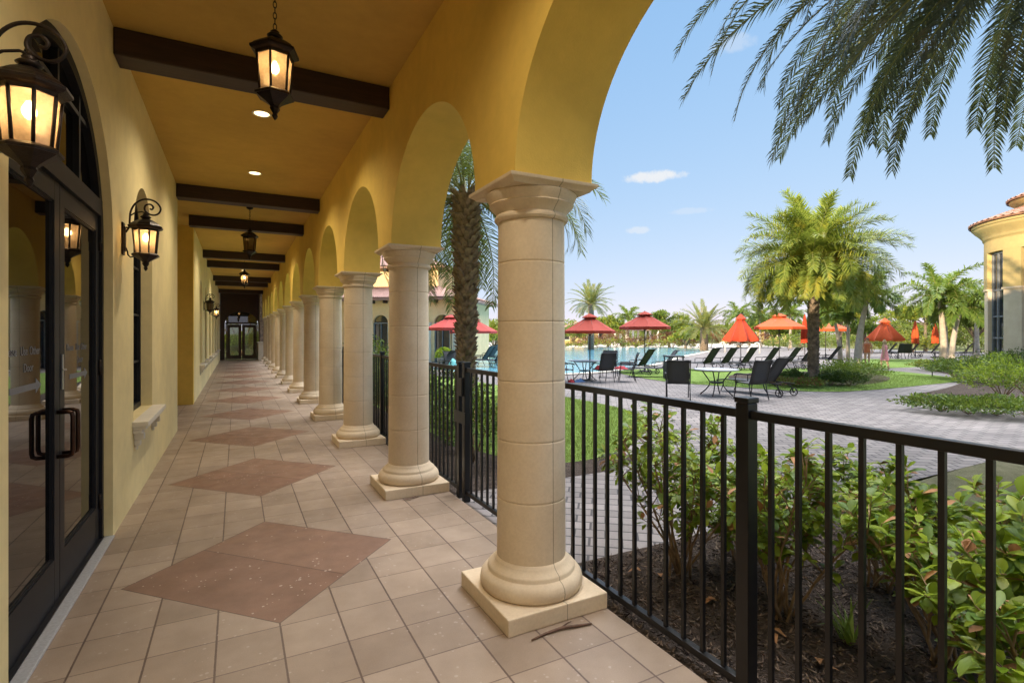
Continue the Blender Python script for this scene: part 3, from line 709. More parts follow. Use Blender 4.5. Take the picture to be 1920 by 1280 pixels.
isl = smooth_poly([(15.2, 19.6), (13.0, 13.9), (13.9, 11.2), (14.7, 9.0), (16.8, 8.7), (19.3, 8.75), (23.2, 8.85), (23.6, 9.1), (25.3, 11.2), (26.3, 13.2), (24.5, 15.4), (20.5, 17.4)], 2)
sheet('lawn_island', isl, GZ+.034, M['lawn'])
sheet('mulch_ring', smooth_poly([(16.0, 9.9), (19.0, 9.6), (22.4, 10.9), (24.0, 13.0), (21.0, 15.0), (17.2, 14.6), (15.4, 12.2)], 2), GZ+.04, M['mulch'])
sheet('shrub_bed', smooth_poly([(15.3, 7.5), (14.2, 5.2), (17.5, 4.1), (30, 2.5), (44, 6), (40, 16), (29.5, 13.6), (24.3, 9.2), (18.8, 7.8)], 2), GZ+.03, M['mulch'])
sheet('verge_far', [(27.4, 13.9), (33, 13.4), (40, 17.5), (36, 20), (28.6, 15.6)], GZ+.03, M['lawn'])
poolpoly = smooth_poly([(6.5, 30), (8.5, 19.5), (12.4, 17.6), (16.5, 19.4), (20.5, 21.7), (26.5, 26.5), (33.5, 31), (44, 38), (47, 46), (36, 54), (22, 58), (9, 48)], 2)
sheet('pool_water', poolpoly, GZ+.035, M['water'])
b = MB(); n = len(poolpoly); cx = sum(p[0] for p in poolpoly)/n; cy = sum(p[1] for p in poolpoly)/n
oo = []
for i in range(n):
    a = Vector(poolpoly[i-1]); c = Vector(poolpoly[(i+1) % n]); d = (c-a).normalized(); nr = Vector((d.y, -d.x))
    if nr.dot(Vector(poolpoly[i])-Vector((cx, cy))) < 0: nr = -nr
    q = Vector(poolpoly[i])+nr*.4; oo.append((q.x, q.y))
for i in range(n):
    j = (i+1) % n
    b.add([(*poolpoly[i], GZ+.03), (*poolpoly[j], GZ+.03), (*oo[j], GZ+.03), (*oo[i], GZ+.03), (*poolpoly[i], GZ+.06), (*poolpoly[j], GZ+.06), (*oo[j], GZ+.06), (*oo[i], GZ+.06)], [(4,5,6,7), (0,1,5,4), (2,3,7,6)])
tag(b.build('pool_coping', M['coping']), kind='structure')
sheet('beach_edge', [(24, 61), (60, 41), (75, 58), (38, 82)], GZ+.024, M['coping'])

# ------------------------------------------------------------------ metal fence
FXX = 2.05
fence = empty('metal_fence', (FXX, 1.6, 0)); tag(fence, 'black metal picket fence running beside the stone columns', 'fence')
def fpart(b, name, mat=None): return b.build(name, mat or M['fence'], fence, (-FXX, -1.6, 0))
posts = [-1.75, 1.6, 4.87, 5.02, 8.3, 11.6, 14.9]
for y in posts:
    b = MB(); b.bbox(FXX-.033, FXX+.033, y-.033, y+.033, GZ, 1.335, .004); b.bbox(FXX-.038, FXX+.038, y-.038, y+.038, 1.336, 1.362, .006); fpart(b, 'post')
for ya, yb in zip(posts[:-1], posts[1:]):
    if yb-ya < .3: continue
    b = MB(); b.bbox(FXX-.019, FXX+.019, ya+.034, yb-.034, 1.265, 1.305, .004); fpart(b, 'top_rail')
    b = MB(); b.bbox(FXX-.019, FXX+.019, ya+.034, yb-.034, .035, .072, .004); fpart(b, 'bottom_rail')
pk = MB(); pk.box(-.0095, .0095, -.0095, .0095, .030, 1.268)
pk0 = pk.build('picket', M['fence'], fence, (0, 0, 0)); first_pk = True; npk = 0
for ya, yb in zip(posts[:-1], posts[1:]):
    if yb-ya < .3: continue
    m = round((yb-ya)/.126)
    for i in range(1, m):
        y = ya+(yb-ya)*i/m
        if y < -.6: continue
        npk += 1
        if npk > 99: break
        q = pk0 if first_pk else pk0.copy()
        if not first_pk: C.objects.link(q)
        first_pk = False; q.parent = fence; q.location = (0, y-1.6, 0)
b = MB(); b.bbox(FXX-.045, FXX-.034, 4.80, 5.09, .74, .86, .003); fpart(b, 'gate_latch')
b = MB(); b.bbox(FXX-.06, FXX-.034, 4.85, 4.93, 1.02, 1.20, .006); fpart(b, 'lock_box')

# ------------------------------------------------------------------ plants
def rnd(a, b): return random.uniform(a, b)
def leaf_quad(b, p, d, up, L, w, mi=0, droop=.25):
    """a folded pointed leaf: 6 points"""
    d = d.normalized(); s = d.cross(up)
    s = s.normalized() if s.length > 1e-5 else d.orthogonal().normalized(); u = s.cross(d).normalized()
    m = p+d*L*.5-u*L*droop*.15; t = p+d*L-u*L*droop
    b.add([p, m+s*w*.5+u*w*.12, t, m-s*w*.5+u*w*.12, m], [(0,4,2,1)[::-1], (0,3,2,4)[::-1]], False, mi)
def leaf_round(b, p, d, up, L, w, mi=0, droop=.25):
    """a folded leaf, broadest past the middle, with a short point"""
    d = d.normalized(); s = d.cross(up)
    s = s.normalized() if s.length > 1e-5 else d.orthogonal().normalized(); u = s.cross(d).normalized()
    c = [p+d*L*t-u*L*droop*t*t for t in (0, .3, .62, .86, 1)]; ww = (0, .30, .5, .34, 0); v = []
    for q, k in zip(c, ww): v += [q-s*w*k+u*w*k*.3, q, q+s*w*k+u*w*k*.3]
    f = []
    for i in range(4): f += [(3*i, 3*i+1, 3*i+4, 3*i+3), (3*i+1, 3*i+2, 3*i+5, 3*i+4)]
    b.add(v, f, True, mi)
def rand_dir(zmin=-1, zmax=1):
    z = rnd(zmin, zmax); a = rnd(0, 2*math.pi); r = math.sqrt(max(0, 1-z*z)); return Vector((r*math.cos(a), r*math.sin(a), z))

def big_shrub(x, y, h, rad, label, nst=10, leafL=.075, mats=('leaf',), seed=1, group='leafy shrubs behind the fence', dens=1.0, lean=(0,0)):
    random.seed(seed)
    root = empty('leafy_shrub', (x, y, GZ+.03)); tag(root, label, 'shrub', group)
    st = MB(); fo = MB()
    for i in range(nst):
        a = 2*math.pi*i/nst+rnd(-.3, .3); rr = rad*math.sqrt(rnd(.08, 1)); hh = h*rnd(.62, 1.0)*(1-.18*(rr/rad)**2)
        tip = Vector((rr*math.cos(a)+lean[0], rr*math.sin(a)+lean[1], hh)); base = Vector((rnd(-.06,.06), rnd(-.06,.06), 0))
        mid = base.lerp(tip, .5)+Vector((rnd(-.05,.05), rnd(-.05,.05), .06))
        pts = []
        for k in range(9):
            t = k/8; pts.append((base*(1-t)**2+mid*2*t*(1-t)+tip*t*t)+Vector((rnd(-1,1), rnd(-1,1), 0))*.008)
        st.tube(pts, [.010*(1-.65*k/8) for k in range(9)], 6)
        for k in range(3, 9):
            for _ in range(2 if k < 7 else 3):
                p = pts[k]; d = (rand_dir(.0, .9)+Vector((0,0,.35))).normalized(); L = rnd(.10, .24)*(h/1.0)
                e = p+d*L+Vector((0,0,.02)); st.tube([p, p.lerp(e,.5)+Vector((rnd(-.01,.01),rnd(-.01,.01),.01)), e], [.004,.003,.002], 5)
                if k < 4 and rnd(0,1) < .6: continue
                nl = int(rnd(8, 14)*dens)
                for q in range(nl):
                    u = d.lerp(Vector((0,0,1)), .3).normalized(); ss = u.orthogonal().normalized(); an = q*2.4+rnd(-.3,.3)
                    ss = (Matrix.Rotation(an, 3, u) @ ss)
                    dd = (ss*rnd(.7,1.0)+u*rnd(.15,.8)).normalized(); pp = e-u*rnd(0,.08)
                    leaf_round(fo, pp, dd, Vector((0,0,1))+rand_dir()*.35, leafL*rnd(.5,1.22), leafL*.52*rnd(.75,1.2), random.randrange(len(mats)), rnd(-.1,.6))
                if rnd(0,1) < .5:
                    for q in range(int(5*dens)):
                        t = rnd(.2,.9); dd = (rand_dir(-.1,.8)).normalized(); leaf_round(fo, p.lerp(e,t), dd, Vector((0,0,1)), leafL*rnd(.7,1.1), leafL*.46, 0, rnd(.1,.5))
    st.build('stem', M['twig'], root); fo.build('foliage', [M[m] for m in mats], root); return root
# four shrubs right behind the fence
big_shrub(2.72, 2.66, 1.10, .46, 'leafy shrub with bare legs behind the fence, nearest the big column', 11, .072, ('leaf','leaf','leaf','leaf_mid','leaf','leaf_mid','leaf_yellow','leaf','leaf','leaf_mid','leaf','leaf_mid','leaf_mid','dryleaf'), 11)
big_shrub(2.85, 1.98, 1.04, .46, 'leafy shrub behind the fence just right of the tall fence post', 11, .074, ('leaf','leaf','leaf','leaf_mid','leaf','leaf_mid','leaf_yellow','leaf','leaf','leaf_mid','leaf','leaf_mid','leaf_mid','dryleaf'), 12)
big_shrub(3.15, 1.30, .92, .52, 'spreading leafy shrub behind the fence near the right edge of the picture', 12, .080, ('leaf','leaf','leaf','leaf_mid','leaf','leaf_mid','leaf_yellow','leaf','leaf','leaf_mid','leaf','leaf_mid','leaf_mid','dryleaf'), 13)
big_shrub(2.60, .72, .90, .42, 'leafy shrub cut by the right edge of the picture behind the last pickets', 11, .082, ('leaf','leaf','leaf','leaf_mid','leaf','leaf_mid','leaf_yellow','leaf','leaf','leaf_mid','leaf','leaf_mid','leaf_mid','dryleaf'), 14)
big_shrub(3.75, 1.9, .80, .45, 'lower leafy shrub filling the second row behind the fence shrubs', 10, .075, ('leaf','leaf','leaf','leaf_mid','leaf','leaf_mid','leaf_yellow','leaf','leaf','leaf_mid','leaf','leaf_mid','leaf_mid','dryleaf'), 15)
big_shrub(3.95, .95, .86, .5, 'leafy shrub in the second row near the right picture edge', 11, .078, ('leaf','leaf','leaf','leaf_mid','leaf','leaf_mid','leaf_yellow','leaf','leaf','leaf_mid','leaf','leaf_mid','leaf_mid','dryleaf'), 16)
big_shrub(3.3, 2.62, .70, .38, 'small leafy shrub beside the paved path behind the fence', 9, .07, ('leaf','leaf'), 17)
# mulch chips, fallen leaves, twig
random.seed(5)
b = MB()
for i in range(11000):
    x = rnd(1.99, 4.6); y = rnd(-.3, 3.12); L = rnd(.008, .06)*rnd(.5,1.2); w = rnd(.003, .014); a = rnd(0, math.pi); z = GZ+.032+rnd(0, .022); t = rnd(-.6,.6)
    c, s = math.cos(a), math.sin(a); hx, hy = c*L/2, s*L/2; px_, py_ = -s*w/2, c*w/2; k = rnd(-.4,.4)
    dz = t*L/2
    vs = [(x-hx-px_, y-hy-py_, z-dz), (x+hx-px_*k, y+hy-py_*k, z+dz), (x+hx*rnd(.6,1)+px_, y+hy*rnd(.6,1)+py_, z+dz), (x-hx*rnd(.7,1)+px_, y-hy*rnd(.7,1)+py_, z-dz)]
    b.add(vs+[(v[0], v[1], v[2]+.004) for v in vs], [(4,5,6,7), (0,1,5,4), (1,2,6,5), (2,3,7,6), (3,0,4,7)])
tag(b.build('mulch_chips', M['chip']), 'dark shredded bark strewn over the planting bed', 'mulch', kind='stuff')
for i, (x, y, lb) in enumerate(((2.52, 2.62, 'curled tan fallen leaf on the mulch under the shrub by the big column'), (2.62, 2.25, 'tan fallen leaf on the mulch left of the tall fence post'), (2.62, 1.88, 'tan fallen leaf at the foot of the shrub right of the tall post'), (2.55, 1.55, 'brown fallen leaf on the mulch far right behind the fence'), (2.48, 2.78, 'brown fallen leaf on the mulch beside the paved path'))):
    b = MB()
    for k in range(2):
        leaf_quad(b, Vector((k*.02, k*.03, .03)), Vector((math.cos(i*2+k), math.sin(i*2+k), .25)), Vector((0,0,1)), .085, .04, 0, .5)
    o = b.build('fallen_leaf', M['dryleaf'], None, (x, y, GZ+.035)); tag(o, lb, 'leaf', 'fallen leaves on the mulch')
b = MB(); b.tube([(1.40, 2.425, .008), (1.50, 2.44, .010), (1.60, 2.44, .014), (1.70, 2.42, .010), (1.78, 2.405, .008)], [.004,.007,.008,.008,.005], 6); b.tube([(1.60,2.44,.014),(1.66,2.47,.012),(1.69,2.475,.008)], [.006,.004,.002], 5)
tag(b.build('dry_twig', M['twigwood']), 'brown dry twig lying against the foot of the nearest column', 'twig')
b = MB()
for k in range(3): leaf_quad(b, Vector((.05*k, .012*k, .01)), Vector((1, .2*k-.2, .1)), Vector((0,0,1)), .12, .03, 0, .3)
tag(b.build('dry_leaf', M['twigwood'], None, (1.44, 5.06, 0)), 'brown withered leaf on the floor at the foot of the second column', 'leaf')
# strap-leaf clump
def strap_clump(x, y, L, n, label, mat='leaf_mid', name='grassy_plant', seed=3, w=.022, group=None):
    random.seed(seed); b = MB()
    for i in range(n):
        a = rnd(0, 6.283); el = rnd(.7, 1.4); l = L*rnd(.7,1.1); p = Vector((rnd(-.03,.03), rnd(-.03,.03), 0)); d = Vector((math.cos(a)*math.cos(el), math.sin(a)*math.cos(el), math.sin(el))); s = Vector((-math.sin(a), math.cos(a), 0))*w*.5
        v = []
        for k in range(6):
            f = 1-(k/5)**2*.95; v += [p-s*f, p+s*f]; p = p+d*l/5; d = (d+Vector((0,0,-.22*(k+1)/3))).normalized()
        b.add(v, [(2*k, 2*k+1, 2*k+3, 2*k+2) for k in range(5)])
    return tag(b.build(name, M[mat], None, (x, y, GZ+.03)), label, 'plant', group)
strap_clump(2.95, 1.66, .26, 16, 'clump of upright strap leaves on the mulch between two fence shrubs', 'leaf_mid', 'strap_leaf_plant', 4)

def leafball(name, x, y, rx, ry, h, n, L, mats, label, cat, seed=1, group=None, z0=None, stems=6, shell=.55, lump=.25):
    """a bush: leaves scattered on and under a lumpy dome, stems inside"""
    random.seed(seed); root = empty(name, (x, y, GZ+.03 if z0 is None else z0)); tag(root, label, cat, group)
    fo = MB(); off = Vector((rnd(0,50), rnd(0,50), rnd(0,50)))
    for i in range(n):
        d = rand_dir(-.15, 1); k = 1+lump*2*noise.noise(d*2.2+off)+lump*noise.noise(d*5+off); r = rnd(shell, 1)**.5*k
        p = Vector((d.x*rx*r, d.y*ry*r, max(.02, (d.z*.5+.5)*h*min(r, 1.15))))
        dd = (d+rand_dir()*.8+Vector((0,0,.3))).normalized()
        leaf_quad(fo, p, dd, rand_dir(.2,1), L*rnd(.6,1.3), L*.5*rnd(.7,1.2), random.randrange(len(mats)), rnd(0,.4))
    st = MB()
    for i in range(stems):
        a = 2*math.pi*i/stems; st.tube([(0,0,0), (rx*.3*math.cos(a), ry*.3*math.sin(a), h*.4), (rx*.6*math.cos(a), ry*.6*math.sin(a), h*.72)], [.012*h+.004, .008*h+.003, .004], 5)
    fo.build('foliage', [M[m] for m in mats], root); st.build('stem', M['twig'], root); return root
# hedge along the fence, seen between columns
hedge_spots = [(2.75, 6.3, .55, .62, .92), (2.8, 7.4, .55, .6, 1.0), (2.75, 8.5, .55, .62, .95), (2.8, 9.6, .55, .6, 1.02), (2.8, 10.8, .6, .65, 1.1), (2.85, 12.1, .65, .7, 1.3), (2.9, 13.5, .7, .75, 1.45)]
hl = ['nearest the gate', 'second from the gate', 'third from the gate', 'fourth from the gate', 'fifth from the gate', 'sixth from the gate, taller', 'farthest from the gate and tallest']
for i, (x, y, rx, ry, h) in enumerate(hedge_spots):
    leafball('hedge_shrub', x, y, rx, ry, h, 2600, .06, ('leaf_dark','leaf_dark','leaf_mid'), 'dense dark green hedge shrub along the fence, '+hl[i], 'shrub', 30+i, 'hedge shrubs along the fence')

# palms ------------------------------------------------------------
def frond_mesh(L, nl, ll, el, droop, width, seed, stiff=.0, hang=.35, vee=.5, rach=.016, mi_alt=0, bare=.12, taper=.35, plumose=0):
    """one feather frond growing along +x, rising at angle el then bending down; mi 0 leaflet, 1 stalk"""
    random.seed(seed); b = MB(); n = 22; p = Vector((0,0,0)); ang = el; pts = [p.copy()]; dirs = []
    sw = rnd(-.12,.12); yaw = 0
    for i in range(n):
        t = (i+1)/n; ang -= droop*(.35+1.3*t)/n; yaw += sw/n
        d = Vector((math.cos(ang)*math.cos(yaw), math.cos(ang)*math.sin(yaw), math.sin(ang))); p = p+d*L/n; pts.append(p.copy()); dirs.append(d)
    b.tube(pts, [rach*(1-.85*i/n)+.0015 for i in range(n+1)], 5, True, True, 1)
    for k in range(nl):
        t = bare+(1-bare)*(k+rnd(-.3,.3))/nl; t = min(.995, max(bare, t)); i = min(n-1, int(t*n)); q = pts[i].lerp(pts[i+1], t*n-i); d = dirs[i]
        side = d.cross(Vector((0,0,1))); side = side.normalized() if side.length > 1e-4 else Vector((0,1,0)); up = side.cross(d).normalized()
        l = ll*(.45+.55*math.sin(math.pi*min(1, (t-bare)/(1-bare)*.86+.10)))*rnd(.85,1.1)
        fwd = .45+.8*t
        for sgn in (-1, 1):
            v = vee*rnd(.5,1.2)+(rnd(-plumose, plumose) if plumose else 0)
            dd = (d*fwd*rnd(.85,1.15)+side*sgn*rnd(.85,1.1)+up*v).normalized()
            w = width*rnd(.8,1.2); wv = dd.cross(up); wv = wv.normalized()*w*.5 if wv.length > 1e-4 else side*w*.5
            m = q+dd*l*.5; d2 = (dd+Vector((0,0,-hang*rnd(.5,1.5)))).normalized(); e = m+d2*l*.5
            b.add([q-wv*.5, q+wv*.5, m+wv, m-wv, e], [(0,1,2,3), (3,2,4)], False, 0)
    return b
def palm(name, loc, th, tr0, tr1, spec, label, cat='palm tree', group=None, mats=('frond','rachis'), tmat='trunk', seed=1, lean=(0,0), nclass=8, parts=True, boots=0, bulge=None, rot=0, clear=None, bk=1):
    """spec: list of (count, elevation, droop, length); fronds drawn from a few shared shapes"""
    random.seed(seed); root = empty(name, loc); tag(root, label, cat, group)
    t = MB(); n = 26; pts = []; rs = []
    for i in range(n+1):
        u = i/n; pts.append(Vector((lean[0]*u*u, lean[1]*u*u, th*u))); r = tr0+(tr1-tr0)*u
        if bulge: r *= 1+bulge*math.exp(-((u-.0)/.08)**2)
        rs.append(r*(1+rnd(-.03,.03)))
    t.tube(pts, rs, 14)
    if boots:
        for i in range(boots):
            u = i/boots; a = i*2.399; c = pts[min(n, int(u*n))]; c = Vector((lean[0]*u*u, lean[1]*u*u, th*u)); r = tr0+(tr1-tr0)*u
            d = Vector((math.cos(a), math.sin(a), 0)); s = Vector((-math.sin(a), math.cos(a), 0)); w = r*.34*rnd(.8,1.2); hgt = r*.62*rnd(.7,1.4)
            p0 = c+d*r*.94; o_ = d*r*rnd(.14,.34)*bk
            t.add([p0-s*w, p0+s*w, p0+o_+s*w*.55+Vector((0,0,hgt)), p0+o_-s*w*.55+Vector((0,0,hgt)), p0+s*w*.5+Vector((0,0,hgt*.9)), p0-s*w*.5+Vector((0,0,hgt*.9))], [(0,1,2,3), (3,2,4,5), (0,3,5), (1,4,2)])
    t.build('trunk', M[tmat], root)
    top = Vector((lean[0], lean[1], th)); meshes = {}; k = 0; crown = MB()
    for (cnt, el, dr, L, kw) in spec:
        for i in range(cnt):
            v = i % 3; key = (el, dr, L, v)
            if key not in meshes:
                mb = frond_mesh(L*(1, .93, 1.05)[v], kw.get('nl', 46), kw.get('ll', .42), el+(-.10,.06,.0)[v], dr*(1, 1.15, .9)[v], kw.get('w', .022), seed*31+len(meshes), hang=kw.get('hang',.35), vee=kw.get('vee',.4), rach=kw.get('rach', .016), bare=kw.get('bare',.12), plumose=kw.get('pl',0))
                st_ = random.getstate(); meshes[key] = mb; random.setstate(st_)
            az = 2*math.pi*i/cnt+k*.7+rnd(-.18,.18)+rot
            if clear is not None and el < .2 and abs((az-clear+math.pi) % (2*math.pi)-math.pi) < .75: continue
            if parts:
                if not hasattr(meshes[key], 'me'):
                    ob = meshes[key].build('frond', [M[m] for m in mats], root); meshes[key].me = ob.data
                else:
                    ob = bpy.data.objects.new('frond', meshes[key].me); C.objects.link(ob); ob.parent = root
                ob.location = top+Vector((tr1*.45*math.cos(az), tr1*.45*math.sin(az), kw.get('z', 0)+rnd(-.05,.05))); ob.rotation_euler = (rnd(-.15,.15), 0, az)
                s = rnd(.88,1.08); ob.scale = (s, s, s)
            else:
                mtx = Matrix.Translation(top+Vector((tr1*.4*math.cos(az), tr1*.4*math.sin(az), kw.get('z', 0)))) @ Matrix.Rotation(az, 4, 'Z') @ Matrix.Scale(rnd(.88,1.08), 4)
                mb = meshes[key]; o_ = len(crown.v); crown.v += [tuple(mtx @ Vector(q)) for q in mb.v]; crown.f += [[o_+j for j in f] for f in mb.f]; crown.mi += mb.mi; crown.sm += mb.sm
        k += 1
    if not parts: crown.build('crown', [M[m] for m in mats], root)
    return root
sy = dict(nl=120, ll=.46, w=.028, hang=.25, vee=.35, pl=.9)
p = palm('feather_palm', (*at(1525, 18.0)[:2], GZ), 4.05, .165, .165, [(11, 1.35, .6, 2.45, sy), (17, 1.08, 1.0, 2.65, sy), (21, .78, 1.35, 2.7, sy), (22, .46, 1.7, 2.65, sy), (22, .14, 1.65, 2.6, sy), (18, -.15, 1.1, 2.4, sy), (8, -.45, .7, 1.6, sy)],
     'full-crowned palm with sunlit drooping fronds standing on the grass island', seed=21, boots=420, bulge=.35)
random.seed(3)
for a in range(3):
    fc = MB(); c = Vector(((.55, .30, .15), (-.55, .3, .05), (.1, -.75, -.05))[a])
    for i in range(150):
        q = c+rand_dir()*rnd(0,.22); fc.add([q, q+rand_dir()*.05, q+rand_dir()*.05, q+rand_dir()*.05], [(0,1,2), (0,2,3), (0,1,3)])
    fc.tube([(0,0,-.05), c*.5+Vector((0,0,.1)), c], .015, 5); fc.build('fruit_cluster', M['fruit'], p, (0,0,4.2))
sk = dict(nl=60, ll=.42, w=.020, hang=.45, vee=.3, pl=.3)
palm('shaggy_palm', (*at(874, 9.6)[:2], GZ), 4.25, .125, .21, [(9, 1.2, 1.0, 2.5, sk), (11, .8, 1.6, 2.7, sk), (14, .35, 1.9, 2.75, sk), (15, -.1, 1.8, 2.6, sk), (14, -.5, 1.25, 2.3, sk)],
     'palm with rough bark and hanging grey green fronds between the two nearest columns', mats=('frond_mid','rachis'), tmat='trunk_dark', seed=22, boots=520, bk=2.1, clear=math.atan2(-at(874, 9.6).y, -at(874, 9.6).x))
ov = dict(nl=110, ll=.36, w=.023, hang=.45, vee=.22, rach=.022, bare=.10, pl=.25)
op = at(2010, 6.0)
palm('overhanging_palm', (op.x, op.y, GZ), 6.85, .26, .30, [(9, 1.15, 1.1, 3.9, ov), (15, .75, 1.5, 4.4, ov), (26, .35, 1.55, 4.4, ov), (30, .08, 1.3, 4.3, ov), (26, -.15, 1.0, 3.8, ov), (12, -.3, .7, 3.1, ov)],
     'palm whose dark fronds hang into the top right corner from outside the picture', mats=('frond_dark','rachis'), tmat='trunk_dark', seed=25, boots=200, rot=.2)
dt = dict(nl=40, ll=.42, w=.045, hang=.12, vee=.4, rach=.03)
palm('date_palm', (*at(1108, 55)[:2], GZ), 4.8, .33, .30, [(8, 1.25, .5, 2.6, dt), (11, .9, .8, 2.8, dt), (12, .5, 1.0, 2.8, dt), (12, .1, 1.0, 2.6, dt), (7, -.3, .8, 2.2, dt)],
     'date palm with a round crown rising behind the left red umbrella', mats=('fan','rachis'), seed=23, parts=False)
palm('date_palm', (*at(1320, 52)[:2], GZ), 2.3, .42, .36, [(8, 1.25, .4, 2.9, dt), (12, .95, .7, 3.1, dt), (13, .55, .9, 3.1, dt), (13, .15, 1.0, 2.9, dt), (10, -.2, .8, 2.4, dt)],
     'low wide date palm beyond the pool, right of the second red umbrella', mats=('fan','rachis'), seed=24, parts=False)
fx = dict(nl=64, ll=.58, w=.07, hang=.55, vee=.25, rach=.03, pl=.9)
def foxtail(px, d, th, lean, label, seed, cnt=(4,7,7), L=2.3, name='slender_palm', r=.13):
    return palm(name, (*at(px, d)[:2], GZ), th, r*1.25, r*.62, [(cnt[0], 1.15, 1.0, L, fx), (cnt[1], .65, 1.5, L*1.05, fx), (cnt[2], .15, 1.5, L, fx)], label, group='slender pale-trunked palms by the pool', mats=('frond_light','rachis'), tmat='ringtrunk', seed=seed, lean=lean, parts=False, bulge=.4)
foxtail(1608, 26, 3.4, (.5, -.2), 'pale slender palm leaning right, just right of the big island palm', 41, L=1.6, r=.15, cnt=(3,5,5))
foxtail(1576, 27, 2.6, (-.3, .2), 'thin pale palm leaning left behind the big island palm', 42, L=.9, r=.10, cnt=(3,4,3))
foxtail(1590, 29, 3.0, (.05, 0), 'thin straight pale palm between the leaning trunks right of the island palm', 43, L=1.0, r=.09, cnt=(3,4,3))
foxtail(1770, 32, 4.0, (-.4, .1), 'tall pale palm with an arching crown left of the round tower', 44, L=2.9, r=.17)
foxtail(1773, 33, 3.9, (.0, .1), 'second tall pale trunk growing against the palm left of the round tower', 45, L=2.2, r=.13, cnt=(2,4,4))
foxtail(1784, 31, 3.2, (.75, -.2), 'pale palm leaning right towards the round tower', 46, L=2.1, r=.14)
foxtail(1832, 38, 4.0, (-.2, 0), 'pale palm half hidden by the round tower', 47, L=2.2, r=.13)
foxtail(1385, 62, 3.9, (0, 0), 'far small palm behind the half folded red umbrella', 51, L=2.4)
foxtail(1425, 66, 3.7, (0, 0), 'far small palm left of the open orange umbrella', 52, L=2.3)
foxtail(1482, 60, 3.8, (0, 0), 'far small palm peeping above the open orange umbrella', 53, L=2.2)
foxtail(1178, 75, 4.0, (0, 0), 'far small palm left of the second red umbrella top', 54, L=2.4)

def tree(px, d, h, spread, label, seed, mats=('leaf_tree',), n=5200, L=.16, trunk=.14, base=.38, flat=1.0, cat='tree', name='broadleaf_tree', group='broadleaf trees beyond the pool', clumps=34):
    random.seed(seed); root = empty(name, (*at(px, d)[:2], GZ)); tag(root, label, cat, group)
    t = MB(); fo = MB(); cs = []
    for i in range(clumps):
        d_ = rand_dir(-.5, 1); r = rnd(.35,1); cz = h*(base+1)/2; c = Vector((d_.x*spread*r, d_.y*spread*r, cz+d_.z*h*(1-base)*.5*r*flat)); cs.append((c, rnd(.16,.30)*spread))
    tb = Vector((0,0,h*base)); t.tube([(0,0,0), (rnd(-.05,.05), 0, h*base*.5), tb, (0,0,h*.7)], [trunk*1.2, trunk, trunk*.8, trunk*.25], 8)
    for c, r in cs[:12]: t.tube([tb-Vector((0,0,rnd(0,h*.1))), tb.lerp(c,.5)+Vector((0,0,.1)), c], [trunk*.5, trunk*.3, .01], 5)
    for i in range(n):
        c, r = cs[random.randrange(clumps)]; q = c+Vector((rand_dir()*r*rnd(.2,1)**.5)); q.z = c.z+(q.z-c.z)*.7
        leaf_quad(fo, q, (rand_dir()+Vector((0,0,.1))).normalized(), rand_dir(.1,1), L*rnd(.6,1.3), L*.55, random.randrange(len(mats)), rnd(0,.4))
    t.build('trunk', M['bark'], root); fo.build('crown', [M[m] for m in mats], root); return root
T = ('leaf_tree',); TF = ('leaf_far','leaf_tree'); TY = ('leaf_tree','leaf_yellow')
tree(1575, 40, 4.5, 1.9, 'bushy yellow green tree right behind the big island palm', 61, TY, 7000, .2)
tree(1622, 45, 3.1, 1.5, 'rounded green tree behind the leaning pale trunks', 62, T, 5000, .2)
tree(1735, 48, 4.3, 3.3, 'wide flat-topped green tree left of the tall pale palm', 63, TY, 8000, .22, base=.62, flat=.8)
tree(1828, 42, 4.0, 1.8, 'green tree beside the round tower', 64, T, 6000, .2)
tree(1690, 60, 3.5, 2.6, 'low dark green tree far behind the orange umbrellas', 65, TF, 4500, .26, base=.2)
tree(1790, 58, 3.4, 3.0, 'low green tree far behind the tall pale palm', 66, TF, 5000, .26, base=.2)
tree(1140, 66, 3.9, 2.3, 'yellow green tree between the two red umbrellas', 67, TY, 4500, .28, base=.3)
tree(1255, 64, 4.4, 2.8, 'green tree right of the second red umbrella', 68, T, 5500, .28, base=.3)
tree(1285, 58, 2.6, 1.8, 'small yellow green tree left of the low date palm', 69, ('leaf_yellow','leaf_tree'), 3500, .26, base=.2)
tree(1225, 80, 3.8, 2.8, 'pale green tree behind the second red umbrella', 70, TF, 4000, .3, base=.25)
tree(1405, 76, 4.2, 3.2, 'light green tree behind the half folded red umbrella', 71, TF, 5000, .3, base=.25)
tree(1450, 72, 4.3, 3.2, 'light green tree behind the open orange umbrella', 72, TY, 5000, .3, base=.25)
tree(1500, 70, 3.6, 2.8, 'dark green tree behind the rolled orange umbrella', 73, TF, 4500, .3, base=.2)
tree(1350, 82, 3.4, 2.6, 'small far tree right of the low date palm', 74, TF, 3500, .3, base=.2)
tree(905, 62, 3.6, 3.4, 'yellow green tree seen between the two nearest columns', 75, TY, 5500, .28, base=.1)
tree(925, 58, 2.6, 2.2, 'bright low tree beside the nearest column edge', 76, ('leaf_yellow','leaf_tree'), 3500, .26, base=.1)
tree(1075, 76, 3.2, 2.6, 'far green tree left of the date palm trunk', 77, TF, 3500, .3, base=.2)
# wooded edge far behind everything
random.seed(80); b = MB()
for i in range(15000):
    px = rnd(870, 1960); d = rnd(96, 130); q = at(px, d); hh = 3.9+1.2*noise.noise(Vector((px*.013, 3, 1)))+.9*noise.noise(Vector((px*.05, 7, 2)))
    q.z = rnd(0, 1)**.7*hh; leaf_quad(b, q, rand_dir(), rand_dir(.1,1), rnd(.4,.8), rnd(.25,.42), random.randrange(2), .2)
tag(b.build('far_woodland', [M['leaf_far'], M['leaf_tree']]), 'band of distant trees closing the view behind the pool', 'woodland', kind='stuff')

